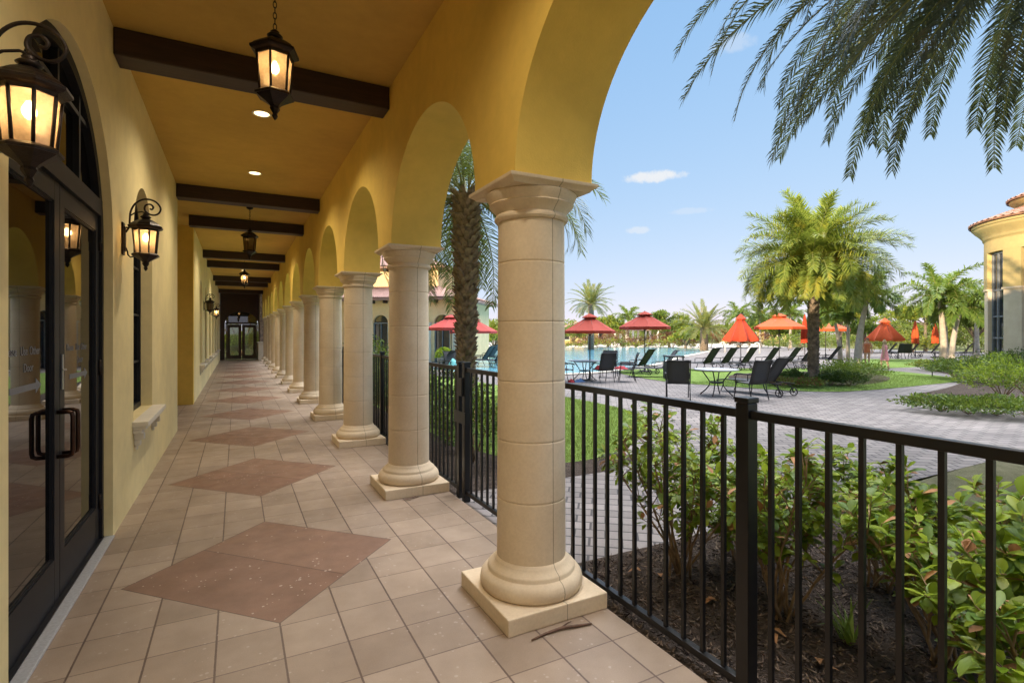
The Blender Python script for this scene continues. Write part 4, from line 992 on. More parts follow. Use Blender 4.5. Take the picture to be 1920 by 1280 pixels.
# grass blades along the mown lawns
random.seed(81); b = MB()
def blades(n, fx):
    for i in range(n):
        x, y = fx(); h = rnd(.02,.05); a = rnd(0, 6.28); w = .005; dx, dy = math.cos(a)*w, math.sin(a)*w; t = rand_dir()*h*.5
        b.add([(x-dx, y-dy, GZ+.03), (x+dx, y+dy, GZ+.03), (x+t.x, y+t.y, GZ+.035+h)], [(0,1,2)])
def inpoly(pts, x, y):
    c = False
    for i in range(len(pts)):
        x1, y1 = pts[i]; x2, y2 = pts[i-1]
        if (y1 > y) != (y2 > y) and x < (x2-x1)*(y-y1)/(y2-y1)+x1: c = not c
    return c
lawnp = smooth_poly([(3.3, 5.75), (4.4, 5.6), (6.0, 6.6), (7.6, 8.2), (7.75, 11.4), (7.2, 20), (5.5, 30), (2.8, 30), (2.8, 8)], 2)
def pick(pts, x0, x1, y0, y1):
    while True:
        x, y = rnd(x0, x1), rnd(y0, y1)
        if inpoly(pts, x, y): return x+rnd(-.02,.02), y+rnd(-.02,.02)
blades(42000, lambda: pick(lawnp, 3, 7.8, 5.6, 12.5)); blades(26000, lambda: pick(isl, 13, 24, 8.6, 13))
tag(b.build('grass', M['grass']), 'short mown grass of the lawns beside the pool terrace', 'grass', kind='stuff')
# planting on the island, right beds, far hedges
isb = [(1560, 18.6, .75, .62, 'leaf_mid', 'olive green rounded shrub right behind the island palm'), (1590, 18.8, .75, .66, 'leaf_mid', 'olive green rounded shrub second to the right of the island palm'), (1622, 19.0, .75, .60, 'leaf_mid', 'green rounded shrub at the right end of the island planting'),
       (1558, 16.9, .42, .40, 'leaf_dark', 'small dark green plant in front of the island shrubs, nearer the palm'), (1592, 16.6, .48, .42, 'leaf_dark', 'small dark green plant at the right front of the island bed'), (1487, 17.5, .40, .42, 'leaf_dark', 'small dark green plant left of the island palm foot'), (1512, 16.2, .45, .26, 'leaf_red', 'low reddish ground plant at the foot of the island palm'), (1470, 16.6, .5, .24, 'leaf_red', 'low reddish ground plant left of the island palm foot')]
for i, (px, d, r, h, m, lb) in enumerate(isb):
    q = at(px, d); leafball('island_shrub', q.x, q.y, r, r, h, 1500, .075, (m, 'leaf_mid') if m != 'leaf_dark' else (m, m), lb, 'shrub', 90+i, 'shrubs round the island palm')
rb = [(1765, 11.3, .75, .30, ('leaf_mid','leaf_dark'), 'low ground-cover shrub at the left tip of the right bed'), (1815, 10.9, .8, .34, ('leaf_mid','leaf_dark'), 'low ground-cover shrub in the middle front of the right bed'), (1868, 10.7, .8, .34, ('leaf_mid','leaf_mid'), 'low ground-cover shrub at the right front of the right bed'), (1925, 10.6, .8, .36, ('leaf_mid','leaf_dark'), 'low ground-cover shrub cut by the picture edge in the right bed'),
      (1880, 13.3, 1.0, 1.02, ('leaf','leaf_mid'), 'large bright green rounded shrub in front of the round tower'), (1935, 12.9, 1.0, 1.0, ('leaf','leaf_mid'), 'large bright green shrub cut by the right picture edge'), (1790, 19.5, .95, .72, ('leaf_dark','leaf_mid'), 'dark green shrub along the curved path, leftmost'), (1822, 18.6, .95, .82, ('leaf_dark','leaf_mid'), 'dark green shrub along the curved path, second'), (1848, 17.6, .85, .80, ('leaf_mid','leaf_dark'), 'dark green shrub beside the large bright shrub'), (1880, 19.5, 1.0, 1.0, ('leaf_dark','leaf_mid'), 'dark green shrub at the foot of the round tower'), (1920, 19.2, 1.0, 1.0, ('leaf_dark','leaf_mid'), 'dark green shrub at the tower foot by the picture edge'),
      (1745, 24, .7, .42, ('leaf_yellow','leaf_yellow'), 'yellow green low shrub behind the path light'), (1765, 23, .6, .45, ('leaf_yellow','leaf'), 'yellow green low shrub at the foot of the pale palms')]
for i, (px, d, r, h, m, lb) in enumerate(rb):
    q = at(px, d); leafball('bed_shrub', q.x, q.y, r, r, h, 2400 if h > .6 else 1500, .075, m, lb, 'shrub', 120+i, 'shrubs in the bed on the right')
for i, (x, y, r, h, m, lb) in enumerate(((-.5, 41.5, 1.2, 1.6, ('leaf_yellow','leaf'), 'sunlit yellow green shrub glimpsed through the left far door'), (1.1, 41.8, 1.2, 1.7, ('leaf','leaf_yellow'), 'sunlit green shrub glimpsed through the right far door'), (.3, 43.5, 3.2, 4.6, ('leaf_tree','leaf_yellow'), 'tall leafy shrub behind the far doors'))):
    leafball('garden_shrub', x, y, r, r, h, 2500, .14, m, lb, 'shrub', 230+i, 'shrubs beyond the far doors')
def hedge_row(px0, px1, d, n, h, mats, what, seed, group):
    for i in range(n):
        px = px0+(px1-px0)*(i+.5)/n; q = at(px, d+((i*7) % 3)*.4); w = (px1-px0)/n*d/978.8*.62
        leafball('hedge_shrub', q.x, q.y, w, w, h*(1+.25*((i*5) % 4-1.5)/1.5), 420, .22, mats, what % (i+1 if False else ['first','second','third','fourth','fifth','sixth','seventh','eighth','ninth','tenth','eleventh','twelfth','thirteenth','fourteenth','fifteenth','sixteenth'][i]), 'shrub', seed+i, group, stems=3)
hedge_row(1085, 1440, 62, 15, 1.55, ('leaf_red','leaf_red'), 'maroon shrub in the row along the far pool edge, %s from the left', 150, 'maroon shrubs along the far pool edge')
hedge_row(1060, 1300, 59.5, 9, .8, ('leaf_yellow','leaf_red'), 'low yellow shrub in front of the maroon row, %s from the left', 170, 'yellow shrubs along the far pool edge')
hedge_row(1625, 1850, 46, 9, 1.5, ('leaf_yellow','leaf_far'), 'yellow green shrub beyond the far right loungers, %s from the left', 185, 'yellow green shrubs beyond the far loungers')
hedge_row(1440, 1620, 52, 7, 1.6, ('leaf_far','leaf_tree'), 'grey green shrub beyond the right pool end, %s from the left', 200, 'grey green shrubs beyond the pool end')

# ------------------------------------------------------------------ pool furniture
GD = GZ+.02
def heading(lat, dep):
    """world angle of a direction with sideways part lat and away part dep, as seen in the photograph"""
    return math.atan2(-lat*math.sin(YAW)+dep*math.cos(YAW), lat*math.cos(YAW)+dep*math.sin(YAW))
def sling(b, pts, w, t=.012):
    """a strip of fabric of width w following pts in the xz plane, with a little sag"""
    n = len(pts); vs = []
    for (x, z) in pts:
        for k in range(5):
            y = -w/2+w*k/4; s = .012*(1-(2*k/4-1)**2); vs.append((x-.0*s, y, z-s))
    m = len(vs); vs2 = []
    for i, (x, z) in enumerate(pts):
        a = pts[max(i-1,0)]; c = pts[min(i+1,n-1)]; dx, dz = c[0]-a[0], c[1]-a[1]; l = math.hypot(dx, dz); nx, nz = dz/l*t, -dx/l*t
        for k in range(5):
            y = -w/2+w*k/4; s = .012*(1-(2*k/4-1)**2); vs2.append((x+nx, y, z-s+nz))
    fs = []
    for i in range(n-1):
        for k in range(4):
            fs.append((i*5+k, (i+1)*5+k, (i+1)*5+k+1, i*5+k+1)); fs.append((m+i*5+k, m+i*5+k+1, m+(i+1)*5+k+1, m+(i+1)*5+k))
    for i in range(n-1):
        for k in (0, 4): fs.append((i*5+k, (i+1)*5+k, m+(i+1)*5+k, m+i*5+k))
    for i in (0, n-1):
        for k in range(4): fs.append((i*5+k, i*5+k+1, m+i*5+k+1, m+i*5+k))
    b.add(vs+vs2, fs, True)
def make_chair():
    root = empty('patio_chair')
    w = .56
    b = MB(); sling(b, [(.26,.430),(.20,.445),(.10,.435),(0,.425),(-.10,.415),(-.20,.420)], w-.04); b.build('seat', M['sling'], root)
    b = MB(); sling(b, [(-.215,.43),(-.25,.55),(-.285,.70),(-.32,.84),(-.36,.96),(-.40,1.02)], w-.04); b.build('backrest', M['sling'], root)
    for s in (-1, 1):
        y = s*w/2
        b = MB(); b.tube([(.27,y,.435),(.20,y,.447),(0,y,.43),(-.20,y,.425),(-.25,y,.55),(-.32,y,.84),(-.36,y,.96),(-.405,y,1.025)], .014, 8); b.build('side_rail', M['chair_frame'], root)
        b = MB(); b.tube([(-.28,y,.66),(-.15,y*1.05,.655),(.05,y*1.08,.66),(.20,y*1.08,.655),(.27,y*1.08,.63),(.285,y*1.07,.59)], [.012,.018,.02,.02,.017,.013], 8); b.build('armrest', M['chair_frame'], root)
        b = MB(); b.tube([(.20,y*1.07,.65),(.25,y*1.04,.50),(.24,y,.43),(.26,y,.2),(.31,y,0)], .013, 8); b.build('leg', M['chair_frame'], root)
        b = MB(); b.tube([(-.19,y,.425),(-.22,y,.25),(-.29,y,0)], .013, 8); b.build('leg', M['chair_frame'], root)
    b = MB(); b.tube([(-.365,-w/2,.97),(-.375,0,.985),(-.365,w/2,.97)], .012, 8); b.tube([(.24,-w/2,.42),(.24,w/2,.42)], .011, 6); b.tube([(-.2,-w/2,.41),(-.2,w/2,.41)], .011, 6); b.build('crossbar', M['chair_frame'], root)
    return root
def make_lounger(back=R(55)):
    root = empty('sun_lounger'); w = .62; hx = -.25; bl = .80
    bx, bz = hx-bl*math.cos(back), .36+bl*math.sin(back)
    b = MB(); sling(b, [(1.15,.33),(.9,.36),(.6,.365),(.3,.36),(0,.355),(hx,.36)], w-.05); b.build('seat', M['sling'], root)
    b = MB(); sling(b, [(hx-.01,.365),(hx-.25*bl*math.cos(back),.36+.25*bl*math.sin(back)),(hx-.6*bl*math.cos(back),.355+.6*bl*math.sin(back)),(bx-.0,bz),(bx-.06,bz+.03)], w-.05); b.build('backrest', M['sling'], root)
    for s in (-1, 1):
        y = s*w/2
        b = MB(); b.tube([(1.17,y,.32),(.9,y,.36),(.3,y,.362),(-.3,y,.355),(-.82,y,.34)], .016, 8); b.tube([(hx,y,.36),(bx,y,bz),(bx-.07,y,bz+.03)], .014, 8); b.build('side_rail', M['chair_frame'], root)
        b = MB(); b.tube([(hx-.30*math.cos(back),y,.36+.30*math.sin(back)),(-.2,y*1.06,.585),(.05,y*1.08,.585),(.14,y*1.06,.55),(.15,y,.37)], .013, 8); b.build('armrest', M['chair_frame'], root)
        b = MB(); b.tube([(.92,y,.355),(.95,y,.18),(1.02,y,0)], .014, 8); b.build('leg', M['chair_frame'], root)
        b = MB(); b.tube([(-.30,y,.355),(-.36,y,.18),(-.45,y,0 if s < 0 else .05)], .014, 8); b.build('leg', M['chair_frame'], root)
        wh = MB(); c = Vector((-.78, y*1.08, .115)); n = 18
        wh.tube([c+Vector((.10*math.cos(2*math.pi*i/n), 0, .10*math.sin(2*math.pi*i/n))) for i in range(n+1)], .014, 6, False)
        for k in range(5): a = 2*math.pi*k/5; wh.tube([c, c+Vector((.095*math.cos(a), 0, .095*math.sin(a)))], .007, 5)
        wh.tube([c+Vector((0,-.02,0)), c+Vector((0,.02,0))], .02, 8); wh.build('wheel', M['chair_frame'], root)
        b = MB(); b.tube([(-.60,y,.345),(-.72,y,.25),(-.78,y,.115)], .011, 6); b.tube([(-.45,y,.12),(-.78,y,.115)], .008, 6); b.build('wheel_bracket', M['chair_frame'], root)
    b = MB(); b.tube([(1.1,-w/2,.33),(1.1,w/2,.33)], .012, 6); b.tube([(-.5,-w/2,.34),(-.5,w/2,.34)], .012, 6); b.tube([(-.78,-w/2*1.08,.115),(-.78,w/2*1.08,.115)], .008, 6); b.tube([(bx,-w/2,bz),(bx,w/2,bz)], .012, 6); b.build('crossbar', M['chair_frame'], root)
    return root
def make_table(rad=.56):
    root = empty('patio_table')
    b = MB(); b.lathe([(.02,.690),(rad-.02,.690),(rad,.698),(rad,.712),(rad-.012,.718),(.02,.720)], 40); b.build('tabletop', M['tabletop'], root)
    for k in range(4):
        a = R(45+90*k); c, s = math.cos(a), math.sin(a); b = MB()
        b.tube([(c*r, s*r, z) for r, z in ((.40,.69),(.33,.60),(.23,.46),(.17,.36),(.19,.26),(.28,.14),(.38,.05),(.43,0))], .016, 8); b.build('leg', M['chair_frame'], root)
    b = MB(); n = 24; b.tube([(.17*math.cos(2*math.pi*i/n), .17*math.sin(2*math.pi*i/n), .36) for i in range(n+1)], .012, 6, False); b.tube([(.36*math.cos(2*math.pi*i/n), .36*math.sin(2*math.pi*i/n), .675) for i in range(n+1)], .012, 6, False)
    b.lathe([(.15,.33),(.16,.345),(.15,.36)], 20); b.build('ring', M['chair_frame'], root); return root
def make_umbrella(mat, rad=1.0, eave=1.88, top=2.40, half=False, closed=False):
    root = empty('patio_umbrella')
    b = MB(); b.tube([(0,0,.05),(0,0,top+.02)], .021, 10); b.lathe([(.02,top+.02),(.03,top+.035),(.02,top+.06),(.005,top+.07)], 10); b.build('pole', M['pole'], root)
    b = MB(); b.lathe([(.26,0),(.27,.02),(.25,.05),(.08,.075),(.045,.10),(.04,.30),(.03,.31)], 24); b.build('base', M['pole'], root)
    c = MB(); N = 8; K = 8
    if closed:
        vs = []; m = 9
        for j in range(m):
            t = j/(m-1); z = top-t*(top-eave); rr = (.03+.13*math.sin(min(1,t*1.15)*math.pi*.62))*rad
            for k in range(32):
                a = 2*math.pi*k/32; q = rr*(1+.38*math.cos(8*a+.5*t)*t+.12*math.cos(3*a)); vs.append((q*math.cos(a), q*math.sin(a), z+.03*math.sin(5*a)*t))
        fs = [(j*32+k, j*32+(k+1)%32, (j+1)*32+(k+1)%32, (j+1)*32+k) for j in range(m-1) for k in range(32)]; c.add(vs, fs, True)
    else:
        m = 9; vs = []
        for j in range(m):
            t = j/(m-1)
            for k in range(N*K):
                a = 2*math.pi*k/(N*K); u = (k % K)/K; chord = math.cos(math.pi/N)/math.cos((u-.5)*2*math.pi/N)
                rr = rad*(.02+.98*t)
                if half: fold = 1-.30*t*math.sin(math.pi*u)**1; q = rr*fold; z = top-(top-eave)*(t**.92)-.05*t*math.sin(math.pi*u)
                else: q = rr*(chord if t > 0 else 1); z = top-(top-eave)*(t**.90)-.02*math.sin(math.pi*u)*math.sin(math.pi*t)
                vs.append((q*math.cos(a), q*math.sin(a), z))
        W_ = N*K
        for k in range(W_):
            x, y, z = vs[(m-1)*W_+k]; vs.append((x*1.0, y*1.0, z-.10*rad*(1+.0*((k % K) in (3,4)))))
        fs = [(j*W_+k, j*W_+(k+1)%W_, (j+1)*W_+(k+1)%W_, (j+1)*W_+k) for j in range(m) for k in range(W_)]; c.add(vs, fs, True)
    cn = c.build('canopy', mat, root)
    if not closed: smooth_by_angle(cn.data, 24)
    if not closed:
        v = MB(); rv = rad*.30; zt = top+.045; zb = top-(top-eave)*.20+.03; v.lathe([(.01,zt),(rv*.5,(zt+zb)/2+.01),(rv,zb),(rv*.99,zb-.035)], 8, cap=False, smooth=False); v.build('vent_cap', mat, root)
        for k in range(8):
            a = 2*math.pi*k/8; r_ = MB(); rr = rad*.97; r_.tube([(.02*math.cos(a),.02*math.sin(a),top-.03),(rr*math.cos(a),rr*math.sin(a),eave-.005)], .007, 5); hz = top-(top-eave)*1.25 if not half else eave-.05
            r_.tube([(.03*math.cos(a),.03*math.sin(a),hz),(rr*.5*math.cos(a),rr*.5*math.sin(a),(top+eave)/2-.04)], .006, 5); r_.build('rib', M['pole'], root)
        h = MB(); h.lathe([(.035,hz-.04),(.045,hz-.02),(.045,hz+.02),(.03,hz+.04)], 12); h.build('hub', M['pole'], root)
    return root
def put(o, px, d, ang, label, cat, group=None, z=None):
    q = at(px, d); o.location = (q.x, q.y, GD if z is None else z); o.rotation_euler = (0, 0, ang); tag(o, label, cat, group); return o
CH, LO = 'black sling patio chairs', 'black sun loungers'
ch = make_chair(); put(ch, 1271, 13.5, heading(.25, 1), 'black sling armchair with its back to us left of the grey round table', 'chair', CH)
def chair(px, d, ang, label): return put(copy_tree(ch), px, d, ang, label, 'chair', CH)
chair(1409, 13.4, heading(-.38, .95), 'black sling armchair turned left at the right side of the grey round table')
chair(1131, 18.2, heading(-.35, .95), 'black sling armchair with a red towel under the left red umbrella, back towards us')
chair(1142, 20.2, heading(-.3, -.9), 'black sling armchair on the far side of the table under the left red umbrella')
chair(1176, 18.4, heading(-1, .15), 'black sling armchair seen side on, right of the chair with a red towel')
chair(1056, 18.2, heading(1, .3), 'black sling armchair mostly hidden by the nearest column')
lo = make_lounger(); put(lo, 1424, 14.6, heading(-.55, .9), 'black wheeled lounger right behind the armchair at the grey table', 'lounger', LO)
def lounger(px, d, ang, label): return put(copy_tree(lo), px, d, ang, label, 'lounger', LO)
lounger(1193, 22.0, heading(-.75, .7), 'black wheeled lounger right of the chairs under the left red umbrella')
lounger(1232, 20.2, heading(-1, .1), 'black wheeled lounger left of the dark waste bin')
ords = ['first', 'second', 'third', 'fourth', 'fifth', 'sixth', 'seventh']
for i, (px, d) in enumerate(((1316, 23.6), (1349, 24.0), (1386, 24.3), (1428, 24.6), (1468, 24.8), (1497, 25.6))):
    lounger(px, d, heading(-.62, .8), 'black lounger in the row facing the pool, %s from the waste bin' % ords[i])
for i, (px, d) in enumerate(((1545, 27), (1700, 37.5), (1738, 36.5), (1760, 38), (1798, 36), (1836, 37), (1657, 36))):
    lounger(px, d, heading(-.7, .75), ['black lounger half hidden behind the big island palm', 'far black lounger right of the walker in pink', 'far black lounger under the rolled orange umbrella', 'far black lounger left of the tall pale palm', 'far black lounger between the two leaning pale palms', 'far black lounger near the round tower', 'far black lounger behind the walker in pink'][i])
chair(1684, 34.5, heading(-.2, 1), 'upright black chair right behind the walker in pink')
chair(1697, 34.5, heading(.3, 1), 'upright black chair, second to the right of the walker in pink')
for i, (px, d) in enumerate(((822, 20.5), (836, 22), (900, 27), (913, 30), (924, 26))):
    lounger(px, d, heading(-.9, .4), ['black lounger just right of the second column, by the clubhouse', 'black lounger by the clubhouse planter', 'black lounger right of the shaggy palm trunk', 'far black lounger right of the shaggy palm trunk', 'black lounger beside the left edge of the nearest column'][i])
tb = make_table(.58); put(tb, 1343, 14.3, heading(1, .2), 'round patio table with a pale grey top between two black chairs', 'table', 'round patio tables')
put(copy_tree(tb), 1096, 18.8, heading(1, .5), 'round patio table under the left red umbrella', 'table', 'round patio tables')
U = 'patio umbrellas'
put(make_umbrella(M['red'], .93, 1.80, 2.38), 1106, 18.8, .3, 'open brick red umbrella above the table nearest the big column', 'umbrella', U, GZ)
put(make_umbrella(M['red'], 1.12, 1.98, 2.62), 1209, 23.0, .2, 'open brick red umbrella, second from the big column, behind the wheeled lounger', 'umbrella', U)
put(make_umbrella(M['coral'], 1.35, 1.98, 2.62), 846, 27.0, .1, 'open coral red umbrella in front of the clubhouse, beside the shaggy palm trunk', 'umbrella', U)
put(make_umbrella(M['coral'], 1.35, 1.82, 2.55), 888, 29.5, .35, 'open coral red umbrella partly hidden behind the shaggy palm trunk', 'umbrella', U)
put(make_umbrella(M['redorange'], .95, 1.40, 2.70, half=True), 1389, 28.0, .2, 'half folded orange red umbrella hanging like a steep cone', 'umbrella', U)
put(make_umbrella(M['orange'], 1.38, 2.06, 2.78), 1461, 29.5, .3, 'open orange umbrella left of the big island palm', 'umbrella', U)
put(make_umbrella(M['redorange'], 1.0, 1.15, 2.75, closed=True), 1509, 30.0, 0, 'rolled up orange red umbrella just left of the island palm trunk', 'umbrella', U)
put(make_umbrella(M['orange'], 1.50, 2.0, 2.65), 1548, 36.0, 0, 'open orange umbrella half hidden behind the island palm trunk', 'umbrella', U)
put(make_umbrella(M['orange'], 1.10, 1.35, 2.62, half=True), 1659, 33.0, 0, 'half folded orange umbrella above the walker in pink', 'umbrella', U)
put(make_umbrella(M['orange'], 1.1, 1.0, 2.55, closed=True), 1716, 36.0, .5, 'rolled up orange umbrella standing left of the pale palms', 'umbrella', U)
put(make_umbrella(M['orange'], 1.1, 1.0, 2.50, closed=True), 1753, 37.0, 1, 'rolled up orange umbrella half hidden by the tall pale palm trunk', 'umbrella', U)
# waste bin
bn = empty('waste_bin', (0,0,0)); b = MB(); b.bbox(-.29,.29,-.29,.29,.03,.66,.015); b.build('body', M['bin'], bn)
b = MB()
for x in (-.25,.25):
    for y in (-.25,.25): b.box(x-.02,x+.02,y-.02,y+.02,.66,.82)
b.bbox(-.30,.30,-.30,.30,.82,.88,.02); b.build('hood', M['bin'], bn)
b = MB(); b.bbox(-.27,.27,-.27,.27,0,.03,.004); b.build('base', M['chair_frame'], bn)
put(bn, 1263, 19.2, heading(1, .1), 'dark square waste bin with an open hood behind the near chair', 'waste bin')
# towels, bags
def cloth(name, px, d, z, sx, sy, sz, mat, label, cat, seed, ang=0):
    random.seed(seed); b = MB(); n = 10; vs = []
    for i in range(n+1):
        for j in range(n+1):
            u, v = i/n*2-1, j/n*2-1; h = sz*max(0, (1-abs(u)**3)*(1-abs(v)**3))*(.7+.5*noise.noise(Vector((u*2+seed, v*2, 0)))); vs.append((u*sx*(1+.1*noise.noise(Vector((v*2, seed, 0)))), v*sy, h))
    fs = [(i*(n+1)+j, (i+1)*(n+1)+j, (i+1)*(n+1)+j+1, i*(n+1)+j+1) for i in range(n) for j in range(n)]
    m = len(vs); vs += [(x, y, -.004) for x, y, _ in vs]; fs += [tuple(m+q for q in f)[::-1] for f in fs[:n*n]]
    b.add(vs, fs, True); o = b.build(name, mat); q = at(px, d); o.location = (q.x, q.y, z); o.rotation_euler = (0,0,ang); tag(o, label, cat); return o
cloth('beach_towel', 1127, 18.35, GD+.445, .22, .20, .16, M['redtowel'], 'crumpled red towel on the chair under the left red umbrella', 'towel', 1, .4)
cloth('beach_towel', 1164, 18.35, GD+.445, .20, .20, .13, M['redtowel'], 'crumpled red towel on the side-on chair right of the table', 'towel', 2, .2)
cloth('beach_bag', 1086, 18.2, GD+.005, .22, .12, .13, M['bluebag'], 'slumped blue bag on the pavers under the left red umbrella table', 'bag', 3, .3)
cloth('beach_bag', 1071, 18.0, GD+.005, .10, .10, .14, M['redtowel'], 'dark red bag on the pavers beside the blue bag', 'bag', 4, .3)
cloth('beach_towel', 851, 19.8, GD+.44, .20, .24, .30, M['teal'], 'turquoise towel left over a chair beside the shaggy palm trunk', 'towel', 6, .3)
put(copy_tree(ch), 852, 19.8, heading(.6, -.8), 'black sling armchair holding a turquoise towel beside the shaggy palm trunk', 'chair', CH)
# planter by the clubhouse
pt = empty('planter', (0,0,0)); b = MB(); b.lathe([(.22,0),(.30,.05),(.34,.55),(.37,.58),(.36,.64),(.31,.64),(.30,.58)], 20, cap=False); b.lathe([(.001,.55),(.31,.56)], 20, cap=False); b.build('pot', M['plantpot'], pt)
random.seed(9); b = MB()
for i in range(500): d = rand_dir(0,1); leaf_quad(b, Vector((d.x*.34, d.y*.34, .6+d.z*.36)), d, rand_dir(), .13, .06, 0, .3)
b.build('plant', M['leaf'], pt); put(pt, 833, 24.0, 0, 'grey planter with a green plant in front of the clubhouse window', 'planter')
# pool handrail and path light
def railing(px, d, label):
    r = empty('pool_handrail', (0,0,0)); 
    for s in (-.25,.25):
        b = MB(); b.tube([(-.5,s,0),(-.5,s,.75),(-.42,s,.9),(-.25,s,.92),(.3,s,.45),(.42,s,.25),(.42,s,-.02)], .022, 8); b.build('rail', M['white'], r)
    put(r, px, d, heading(-1,.6), label, 'handrail', 'pool handrails')
railing(1348, 46, 'pale pool handrail left of the half folded umbrella'); railing(1412, 44, 'pale pool handrail right of the half folded umbrella')
pl_ = empty('path_light', (0,0,0)); b = MB(); b.tube([(0,0,0),(0,0,.55)], .018, 8); b.build('post', M['iron'], pl_); b = MB(); b.lathe([(.02,.55),(.09,.56),(.085,.58),(.03,.63),(.005,.64)], 16); b.build('hood', M['iron'], pl_); put(pl_, 1748, 20.5, 0, 'small dark path light at the edge of the curved paved path', 'path light')

# ------------------------------------------------------------------ people
def skin_body(name, joints, bones, mat, parent=None, root=0):
    me = bpy.data.meshes.new(name); me.from_pydata([j[0] for j in joints], bones, []); o = bpy.data.objects.new(name, me); C.objects.link(o)
    m = o.modifiers.new('skin', 'SKIN'); m.use_smooth_shade = True
    for i, j in enumerate(joints):
        v = me.skin_vertices[0].data[i]; v.radius = (j[1], j[2] if len(j) > 2 else j[1]); v.use_root = (i == root)
    sb = o.modifiers.new('sub', 'SUBSURF'); sb.levels = 2; sb.render_levels = 2
    dg = bpy.context.evaluated_depsgraph_get(); dg.update(); nm = bpy.data.meshes.new_from_object(o.evaluated_get(dg)); bpy.data.objects.remove(o)
    nm.materials.clear(); nm.materials.append(mat)
    for p in nm.polygons: p.use_smooth = True
    ob = bpy.data.objects.new(name, nm); C.objects.link(ob)
    if parent: ob.parent = parent
    return ob
def person(px, d, ang, h, label, dress, hair, style='dress', step=.14):
    k = h/1.65; root = empty('person', (0,0,0)); V = lambda x, y, z: (x*k, y*k, z*k)
    J = [(V(0,0,.90), .125*k, .10*k), (V(.01,0,1.08), .115*k, .09*k), (V(0,0,1.26), .13*k, .095*k), (V(.01,0,1.38), .075*k), (V(.02,0,1.43), .048*k), (V(.035,0,1.50), .07*k), (V(.03,0,1.575), .083*k), (V(.025,0,1.635), .055*k)]
    B = [(0,1),(1,2),(2,3),(3,4),(4,5),(5,6),(6,7)]
    for s in (-1, 1):
        f = s*step; n = len(J)
        J += [(V(.0,s*.09,.84), .09*k), (V(.10*s*step/.14+.03,s*.095,.48), .055*k), (V(f-.02,s*.09,.10), .036*k), (V(f,s*.09,.035), .036*k), (V(f+.12,s*.10,.022), .026*k), (V(f+.17,s*.10,.018), .016*k)]
        B += [(0,n),(n,n+1),(n+1,n+2),(n+2,n+3),(n+3,n+4),(n+4,n+5)]
        n = len(J); sw = -s*.10
        J += [(V(0,s*.17,1.345), .055*k), (V(sw*.4-.02,s*.215,1.08), .040*k), (V(sw+.05,s*.23,.85), .027*k), (V(sw+.075,s*.232,.79), .026*k, .018*k), (V(sw+.085,s*.232,.755), .024*k, .016*k)]
        B += [(3,n),(n,n+1),(n+1,n+2),(n+2,n+3),(n+3,n+4)]
        for q in range(4):
            m = len(J); y = s*.232+(q-1.5)*.0; x = sw+.085+(q-1.5)*.017; L = (.055,.066,.062,.048)[q]
            J += [(V(x,y,.735), .0085*k), (V(x+.006,y-s*.006,.735-L*.55), .0075*k), (V(x+.004,y-s*.018,.735-L), .006*k)]; B += [(n+4,m),(m,m+1),(m+1,m+2)]
        m = len(J); J += [(V(sw+.108,s*.222,.78), .009*k), (V(sw+.122,s*.212,.745), .007*k)]; B += [(n+3,m),(m,m+1)]
    body = skin_body('body', J, B, M['skin'], root)
    # face: nose, eyes, mouth and ears on the head
    fm = MB(); fm.lathe([(.001,0),(.011*k,.006*k),(.006*k,.028*k),(.001,.04*k)], 8, V(.113,0,1.535)); 
    fm.build('nose', M['skin'], root)
    for s in (-1, 1):
        e = MB(); e.lathe([(.001,-.006*k),(.007*k,0),(.001,.006*k)], 8, V(.101,s*.032,1.565)); e.build('eye', M['hair_dark'], root)
        e = MB(); e.lathe([(.002*k,-.03*k),(.014*k,-.01*k),(.017*k,.015*k),(.003*k,.03*k)], 8, V(.03,s*.086,1.545)); e.build('ear', M['skin'], root)
    e = MB(); e.tube([V(.098,-.02,1.495), V(.106,0,1.493), V(.098,.02,1.495)], .004*k, 6); e.build('mouth', M['redtowel'], root)
    hb = MB(); vs = []; m = 10
    for j in range(m):
        t = j/(m-1); z = 1.685-t*(.32 if style == 'dress' else .20); r = .103*math.sin(min(1, .12+t*1.5)*math.pi/2)*(1-.18*max(0, t-.6))
        for q in range(20):
            a = 2*math.pi*q/20; front = max(0, math.cos(a)); x = .015+r*math.cos(a)*(1-.0*front)-(.06*front*max(0, t-.28)/.72*1.6 if t > .28 else 0); vs.append(V(x, r*math.sin(a)*.98, z))
    hb.add(vs, [(j*20+q, j*20+(q+1)%20, (j+1)*20+(q+1)%20, (j+1)*20+q) for j in range(m-1) for q in range(20)]+[tuple(range(20))], True); hb.build('hair', hair, root)
    dm = MB(); prof = [(.075,.06,1.385),(.150,.102,1.33),(.172,.118,1.24),(.150,.110,1.10),(.165,.125,.97),(.205,.16,.80),(.245,.19,.62),(.262,.205,.54)] if style == 'dress' else [(.09,.07,1.34),(.150,.108,1.28),(.165,.114,1.2),(.138,.106,1.08),(.155,.12,.96),(.168,.126,.86),(.165,.122,.80)]
    vs = []; n = 28
    for i, (ry, rx, z) in enumerate(prof):
        for q in range(n):
            a = 2*math.pi*q/n; w = 1+(.05*math.cos(6*a+i)*max(0, i-3)/4); vs.append(V(rx*math.cos(a)*w+.005, ry*math.sin(a)*w, z))
    dm.add(vs, [(i*n+q, i*n+(q+1)%n, (i+1)*n+(q+1)%n, (i+1)*n+q) for i in range(len(prof)-1) for q in range(n)], True); dm.build('dress' if style == 'dress' else 'swimsuit', dress, root)
    put(root, px, d, ang, label, 'person', None, GD)
    return root
person(1659, 24.0, heading(-.5, .8), 1.40, 'person in a loose pink cover-up walking along the curved path', M['pinkcloth'], M['hair'])
